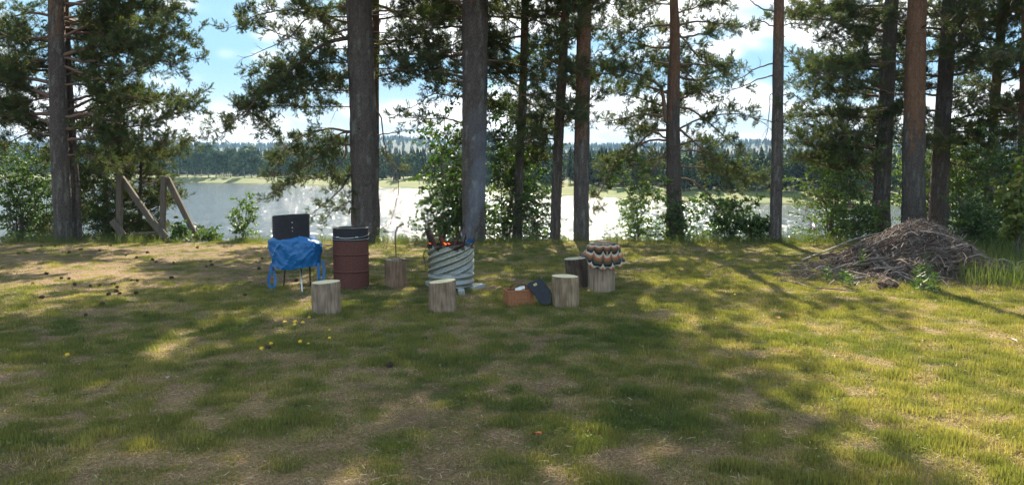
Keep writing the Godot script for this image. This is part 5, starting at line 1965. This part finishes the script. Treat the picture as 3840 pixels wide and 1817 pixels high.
	# right-hand group
	pine("pine_tree", "grey-brown pine leaning right, left of the orange trunk behind the brush pile", G, 18.2, [[3302, 880, 74], [3305, 780, 66], [3316, 560, 56], [3324, 400, 53], [3334, 220, 50], [3345, 0, 46], [3358, -240, 42]], 14.5, 6.0, [
		[2840, [600, 310, 510, 310, 440, 325, 330, 355], 0.035, 0.2, 0.2, 1.7, 0.65, 0.15],
		[2840, [620, 180, 520, 170, 420, 200, 300, 220], 0.03, 0.2, 0.2, 1.9, 0.7, 0.1],
		[2840, [620, 60, 520, 40, 420, 60, 330, 20], 0.03, 0.2, 0.2, 1.9, 0.7, 0.1],
		[2840, [600, 450, 500, 430, 400, 450, 260, 500, 190, 540], 0.032, 0.4, 0.2, 1.8, 0.7, 0.15],
		[2840, [600, 600, 480, 580, 360, 620, 230, 670], 0.032, 0.5, 0.2, 1.8, 0.7, 0.15],
		[2840, [590, 740, 480, 700, 360, 760, 250, 780], 0.03, 0.5, 0.2, 1.8, 0.7, 0.2],
		[2840, [580, 900, 480, 960, 380, 980, 250, 1000], 0.03, 0.3, 0.2, 1.6, 0.6, 0.3]],
		[[1.2, 5.6, 24, 2.0, 2.5, -0.05, 0.2, 1.9, 0.7, 0.12, 1.0, -120, 40], [5.6, 14.0, 26, 2.6, 0.7, 0.05, 0.2, 1.2, 0.85, 0.05, 1.6, 0, 360]])
	pine("pine_tree", "orange-barked pine standing behind the brush pile", G, 17.2, [[3430, 890, 94], [3428, 780, 84], [3428, 560, 77], [3432, 380, 72], [3437, 200, 67], [3442, 0, 64], [3448, -260, 58]], 16.0, 2.7, [
		[2840, [840, 20, 880, 40, 915, 80, 920, 130], 0.03, -0.3, 0.4, 0.8, 0.4, 0.5],
		[2840, [830, 580, 870, 610, 920, 660], 0.02, -0.2, 0.4, 0.6, 0.35, 0.6]],
		[[3.2, 5.5, 6, 1.0, 1.6, 0.0, 0.3, 1.2, 0.55, 0.3, 1.0, -60, 90], [5.7, 15.0, 30, 2.8, 0.8, 0.05, 0.2, 1.1, 0.85, 0.05, 1.6, 0, 360]])
	pine("pine_tree", "dark leaning pine just right of the orange trunk", G, 18.6, [[3514, 880, 72], [3522, 780, 66], [3528, 620, 60], [3540, 400, 55], [3552, 200, 52], [3562, 0, 48], [3574, -240, 44]], 14.5, 6.5, [
		[2840, [960, 545, 1040, 510, 1100, 470, 1160, 450], 0.03, 0.2, 0.25, 1.3, 0.55, 0.3],
		[2840, [960, 700, 1040, 710, 1100, 740, 1150, 745], 0.03, 0.2, 0.4, 0.8, 0.45, 0.5],
		[2840, [985, 120, 1060, 100, 1150, 60, 1240, 80], 0.03, 0.2, 0.2, 1.9, 0.65, 0.1],
		[2840, [980, 220, 1060, 200, 1150, 210, 1230, 180], 0.03, -0.2, 0.2, 1.9, 0.65, 0.1],
		[2840, [975, 330, 1050, 330, 1130, 300, 1200, 330], 0.03, 0.3, 0.2, 1.8, 0.6, 0.15]],
		[[1.8, 5.6, 20, 1.7, 2.3, 0.0, 0.2, 1.9, 0.65, 0.15, 1.0, 0, 360], [5.6, 14.0, 26, 2.6, 0.7, 0.05, 0.2, 1.1, 0.85, 0.05, 1.6, 0, 360]])
	pine("pine_tree", "thin red-brown pine leaning right among the bushes", G, 18.8, [[3700, 880, 34], [3706, 780, 32], [3728, 450, 30], [3745, 230, 32], [3767, 0, 32], [3785, -240, 28]], 13.0, 3.2, [],
		[[2.0, 5.6, 20, 1.6, 2.2, 0.0, 0.2, 1.8, 0.65, 0.1, 1.0, 0, 360], [5.6, 12.5, 22, 2.4, 0.7, 0.05, 0.2, 1.1, 0.85, 0.05, 1.6, 0, 360]])
	pine("pine_tree", "red-barked pine at the edge of the bushes, beyond the thin leaning one", G, 17.0, [[3846, 900, 60], [3848, 700, 56], [3852, 450, 52], [3858, 200, 48], [3862, 0, 45], [3868, -240, 42]], 14.0, 2.4, [],
		[[2.4, 5.6, 18, 1.6, 2.2, 0.0, 0.2, 1.8, 0.65, 0.1, 1.0, 0, 360], [5.6, 13.5, 22, 2.6, 0.7, 0.05, 0.2, 1.1, 0.85, 0.05, 1.6, 0, 360]])

func foot_at(px: float, d: float) -> Vector3:
	var p := at(px, HZ, d)
	p.y = gh(p.x, p.z)
	return p

func undergrowth() -> void:
	var dark := Color(0.055, 0.095, 0.032)
	var mid := Color(0.09, 0.15, 0.04)
	var pale := Color(0.17, 0.23, 0.06)
	var B := "broadleaf shrubs along the bank"
	shrub("alder_tree", "dark leafy alder growing behind the lichen-flecked pine", "tree", B, foot_at(1735, 19.3), 4.6, 2.3, 7, 17, 28, 0.085, dark, mid, 0.035, 0.12)
	shrub("alder_tree", "leafy alder filling the gap between two slim pines", "tree", B, foot_at(1905, 19.8), 4.6, 2.1, 7, 16, 26, 0.08, dark, mid, 0.03, 0.08)
	shrub("alder_bush", "low alder bush with round leaves against the glittering water, by the fire barrel", "bush", B, foot_at(1665, 18.3), 1.7, 1.15, 4, 9, 20, 0.08, dark, mid, 0.018, 0.25)
	shrub("alder_bush", "alder bush at the foot of the leaning brown pine", "bush", B, foot_at(2010, 18.6), 1.7, 1.2, 5, 9, 22, 0.06, dark, mid, 0.015, 0.1)
	shrub("willow_bush", "tall leafy bush in front of the spreading pine", "bush", B, foot_at(2390, 18.6), 2.3, 1.1, 6, 10, 26, 0.06, mid, pale, 0.015, 0.1)
	shrub("willow_bush", "rounded bush at the foot of the spreading pine", "bush", B, foot_at(2540, 18.1), 1.3, 1.1, 6, 8, 22, 0.06, dark, mid, 0.012, 0.1)
	shrub("willow_bush", "low bush with broad leaves left of the lone straight pine", "bush", B, foot_at(2740, 18.0), 1.15, 1.2, 6, 8, 22, 0.075, dark, mid, 0.012, 0.1)
	shrub("willow_bush", "small bush at the foot of the lone straight pine", "bush", B, foot_at(2850, 17.7), 0.8, 0.7, 5, 7, 20, 0.07, dark, mid, 0.012, 0.1)
	shrub("willow_bush", "sunlit yellow-green bush left of the brush pile", "bush", B, foot_at(3130, 18.6), 3.0, 1.7, 10, 12, 28, 0.06, mid, pale, 0.018, 0.08)
	shrub("willow_bush", "bush with pale leaves behind the brush pile", "bush", B, foot_at(3230, 17.6), 1.2, 1.2, 7, 9, 26, 0.055, mid, pale, 0.015, 0.08)
	shrub("alder_bush", "thick leafy bush between the pines behind the brush pile", "bush", B, foot_at(3490, 20.0), 3.9, 1.8, 9, 12, 28, 0.06, dark, pale, 0.02, 0.1)
	shrub("alder_bush", "broad leafy bush right of the dark leaning pine", "bush", B, foot_at(3630, 18.9), 3.4, 1.6, 10, 12, 28, 0.06, mid, pale, 0.02, 0.08)
	shrub("rowan_bush", "tall shaded bush at the right end of the bank", "bush", B, foot_at(3815, 15.8), 2.9, 1.4, 9, 12, 28, 0.06, dark, mid, 0.02, 0.05)
	shrub("rowan_bush", "big-leaved yellowing shoot in front of the red-barked pine", "bush", B, foot_at(3850, 13.0), 2.05, 0.5, 4, 8, 14, 0.1, mid, Color(0.26, 0.24, 0.05), 0.012, 0.3)
	shrub("rowan_bush", "low dark bush beside the brush pile", "bush", B, foot_at(3680, 15.0), 1.2, 1.1, 7, 9, 24, 0.055, dark, mid, 0.014, 0.05)
	# left
	shrub("alder_bush", "dark tall bush left of the thick grey-barked pine", "bush", B, foot_at(60, 18.6), 3.0, 1.6, 8, 14, 28, 0.06, dark, mid, 0.02, 0.05)
	shrub("alder_bush", "dense shaded bush beyond the thick grey-barked pine", "bush", B, foot_at(160, 20.5), 3.4, 1.7, 8, 14, 28, 0.06, dark, mid, 0.02, 0.1)
	shrub("willow_bush", "low leafy bush beside the slimmer leaning pine", "bush", B, foot_at(380, 18.6), 2.0, 1.3, 9, 9, 24, 0.05, dark, mid, 0.014, 0.05)
	shrub("rowan_sapling", "young rowan sapling with feathery tips against the water", "sapling", B, foot_at(905, 17.6), 1.15, 0.5, 4, 9, 18, 0.055, mid, pale, 0.01, 0.1)
	shrub("rowan_sapling", "sparse low sapling with round leaves by the right-hand brace", "sapling", B, foot_at(770, 17.7), 0.42, 0.55, 5, 4, 7, 0.08, dark, mid, 0.006, 0.2)
	shrub("rowan_sapling", "small sapling with large drooping leaves at the foot of the right-hand post", "sapling", B, foot_at(655, 17.6), 0.62, 0.4, 3, 4, 6, 0.11, dark, mid, 0.006, 0.3)
	# a young pine below the posts, seen against the water
	pine("young_pine", "bushy young pine on the bank behind the braced posts", "pines along the lakeside bank", 19.4, [[520, 930, 18], [525, 760, 14], [528, 600, 9]], 2.5, 3.0, [], [[-1.4, 2.3, 40, 1.7, 0.6, 0.1, 0.15, 1.5, 0.5, 0.05, 1.0, 0, 360]])
	pine("young_pine", "bushy young pine behind the slimmer leaning pine", "pines along the lakeside bank", 20.0, [[390, 940, 20], [395, 700, 16], [398, 500, 10]], 3.2, 3.5, [], [[-1.2, 2.9, 40, 1.8, 0.6, 0.1, 0.15, 1.5, 0.55, 0.1, 1.0, 0, 360]])
	# weeds
	var W := "tall weeds along the top of the bank"
	for e in [[1545, 0.42], [1565, 0.36], [1600, 0.5], [1510, 0.28], [1430, 0.3], [1585, 0.3], [2270, 0.4], [2330, 0.5], [2360, 0.42], [2310, 0.35], [2440, 0.4], [1990, 0.4], [700, 0.3], [745, 0.28], [790, 0.25], [2990, 0.4], [2640, 0.4], [2690, 0.34]]:
		weed("tall_weed", "upright narrow-leaved weed at the top of the bank", W, foot_at(e[0], rnd(17.2, 17.7)), e[1], 0.12, 22, Color(0.11, 0.17, 0.045))
	for e in [[3017, 0.85, 16.9], [3190, 0.95, 16.2], [3290, 1.0, 16.5], [3047, 0.5, 16.6], [3065, 0.42, 16.2]]:
		weed("fireweed", "fireweed with a pink flower spike beside the brush pile", "fireweed in bloom", foot_at(e[0], e[2]), e[1], 0.11, 30, Color(0.11, 0.16, 0.045), Color(0.5, 0.12, 0.3))
	for e in [[3480, 9.9, 0.42], [3510, 10.1, 0.36], [3455, 10.2, 0.34], [3500, 10.5, 0.5], [3530, 9.9, 0.3], [3180, 10.6, 0.22], [3215, 10.4, 0.2], [3120, 10.9, 0.24], [3240, 12.0, 0.4]]:
		weed("tall_weed", "dark narrow-leaved weed growing in front of the brush pile", "weeds in the brush pile", foot_at(e[0], e[1]), e[2], 0.13, 26, Color(0.075, 0.13, 0.035))
	# long grass at the right edge
	var tr := []
	var cl := PackedColorArray()
	for k in 900:
		var d := rnd(10.5, 16.5)
		var px := rnd(3660, 4150) + (d - 10.5) * -25.0
		var f := foot_at(px, d)
		var s := rnd(0.5, 1.2)
		tr.append(Transform3D(Basis(Vector3.UP, rng.randf() * TAU) * Basis.from_scale(Vector3(1, s, 1)), f))
		cl.append(Color(0.09, 0.13, 0.035).lerp(Color(0.16, 0.18, 0.055), rng.randf()))
	tag(many(numbered("grass"), make_grass(0.5, 8, 0.12, 0.007, 99, 0.7), M.grass, tr, cl, self), "long arching grass right of the brush pile", "grass", "", "stuff")


func _ready() -> void:
	rng.seed = 20
	n1.noise_type = FastNoiseLite.TYPE_SIMPLEX_SMOOTH
	n1.frequency = 0.02
	n1.fractal_octaves = 3
	n1.seed = 4
	n2.noise_type = FastNoiseLite.TYPE_SIMPLEX
	n2.frequency = 0.02
	n2.fractal_octaves = 4
	n2.seed = 9
	# camera
	var cam := Camera3D.new()
	cam.name = "camera"
	add_child(cam)
	cam.position = EYE
	cam.rotation.x = -pitch
	cam.fov = rad_to_deg(2.0 * atan(CY / F))
	cam.near = 0.1
	cam.far = 6000.0
	cam.current = true
	# sky, haze, exposure
	var env := Environment.new()
	env.background_mode = Environment.BG_SKY
	var sky := Sky.new()
	var pano := PanoramaSkyMaterial.new()
	pano.panorama = ImageTexture.create_from_image(sky_image())
	sky.sky_material = pano
	env.sky = sky
	env.background_energy_multiplier = 0.56
	env.tonemap_mode = Environment.TONE_MAPPER_LINEAR
	env.tonemap_exposure = 3.4
	env.sdfgi_enabled = true
	env.ssao_enabled = true
	env.ssil_enabled = true
	env.volumetric_fog_enabled = true
	env.volumetric_fog_density = 0.0
	env.fog_enabled = true
	env.fog_density = 0.00018
	env.fog_light_color = Color(0.66, 0.82, 0.95)
	var we := WorldEnvironment.new()
	we.name = "environment"
	we.environment = env
	add_child(we)
	var sun := DirectionalLight3D.new()
	sun.name = "sun"
	add_child(sun)
	sun.rotation_degrees = Vector3(-SUN_EL, 180.0 - SUN_AZ, 0)
	sun.light_energy = 1.6
	sun.light_color = Color(1.0, 0.95, 0.86)
	sun.light_angular_distance = 0.5
	sun.shadow_enabled = true
	# large structure
	materials()
	tuft_mesh = make_tuft()
	leaf_mesh = make_leaf()
	lawn()
	far_shore()
	far_forest()
	print("shore ", Time.get_ticks_msec())
	grove()
	print("grove ", Time.get_ticks_msec())
	undergrowth()
	frames()
	print("undergrowth ", Time.get_ticks_msec())
	# things round the fire
	grill()
	drum()
	fire_barrel()
	stump("pale-topped sawn log standing in front of the grill and the rusty drum", 1224, 1176, 106, 1056, Vector2(0.05, 0), Vector2(0, 0), Color(1.0, 0.97, 0.93), Color(0.95, 0.95, 0.93))
	stump("pale-topped sawn log with a slanted cut in front of the fire barrel", 1660, 1168, 104, 1053, Vector2(0.12, 0), Vector2(0.0, 0), Color(0.95, 0.88, 0.82), Color(1.0, 0.99, 0.9))
	stump("pale-topped sawn log beside the bark basket and the navy pad", 2122, 1146, 98, 1034, Vector2(-0.03, 0), Vector2(-0.04, 0), Color(1.05, 0.98, 0.85), Color(1.05, 1.05, 0.95), 0.02)
	stump("dark leaning log behind the pale-topped one by the basket", 2172, 1072, 84, 968, Vector2(0.08, 0), Vector2(-0.16, 0), Color(0.38, 0.36, 0.37), Color(0.7, 0.72, 0.75))
	var tall := stump("tall light log under the crocheted cover", 2256, 1088, 96, 909, Vector2.ZERO, Vector2.ZERO, Color(1.35, 1.3, 1.2), Color(0.9, 0.9, 0.9))
	blanket(tall)
	var nail := stump("cracked brown log with an iron rod stuck in it", 1483, 1076, 80, 972, Vector2.ZERO, Vector2.ZERO, Color(0.85, 0.74, 0.66), Color(0.42, 0.42, 0.45))
	iron_and_tool(nail)
	basket_and_pad()
	brush_pile()
	turf()
	small_things()
	print("done ", Time.get_ticks_msec())
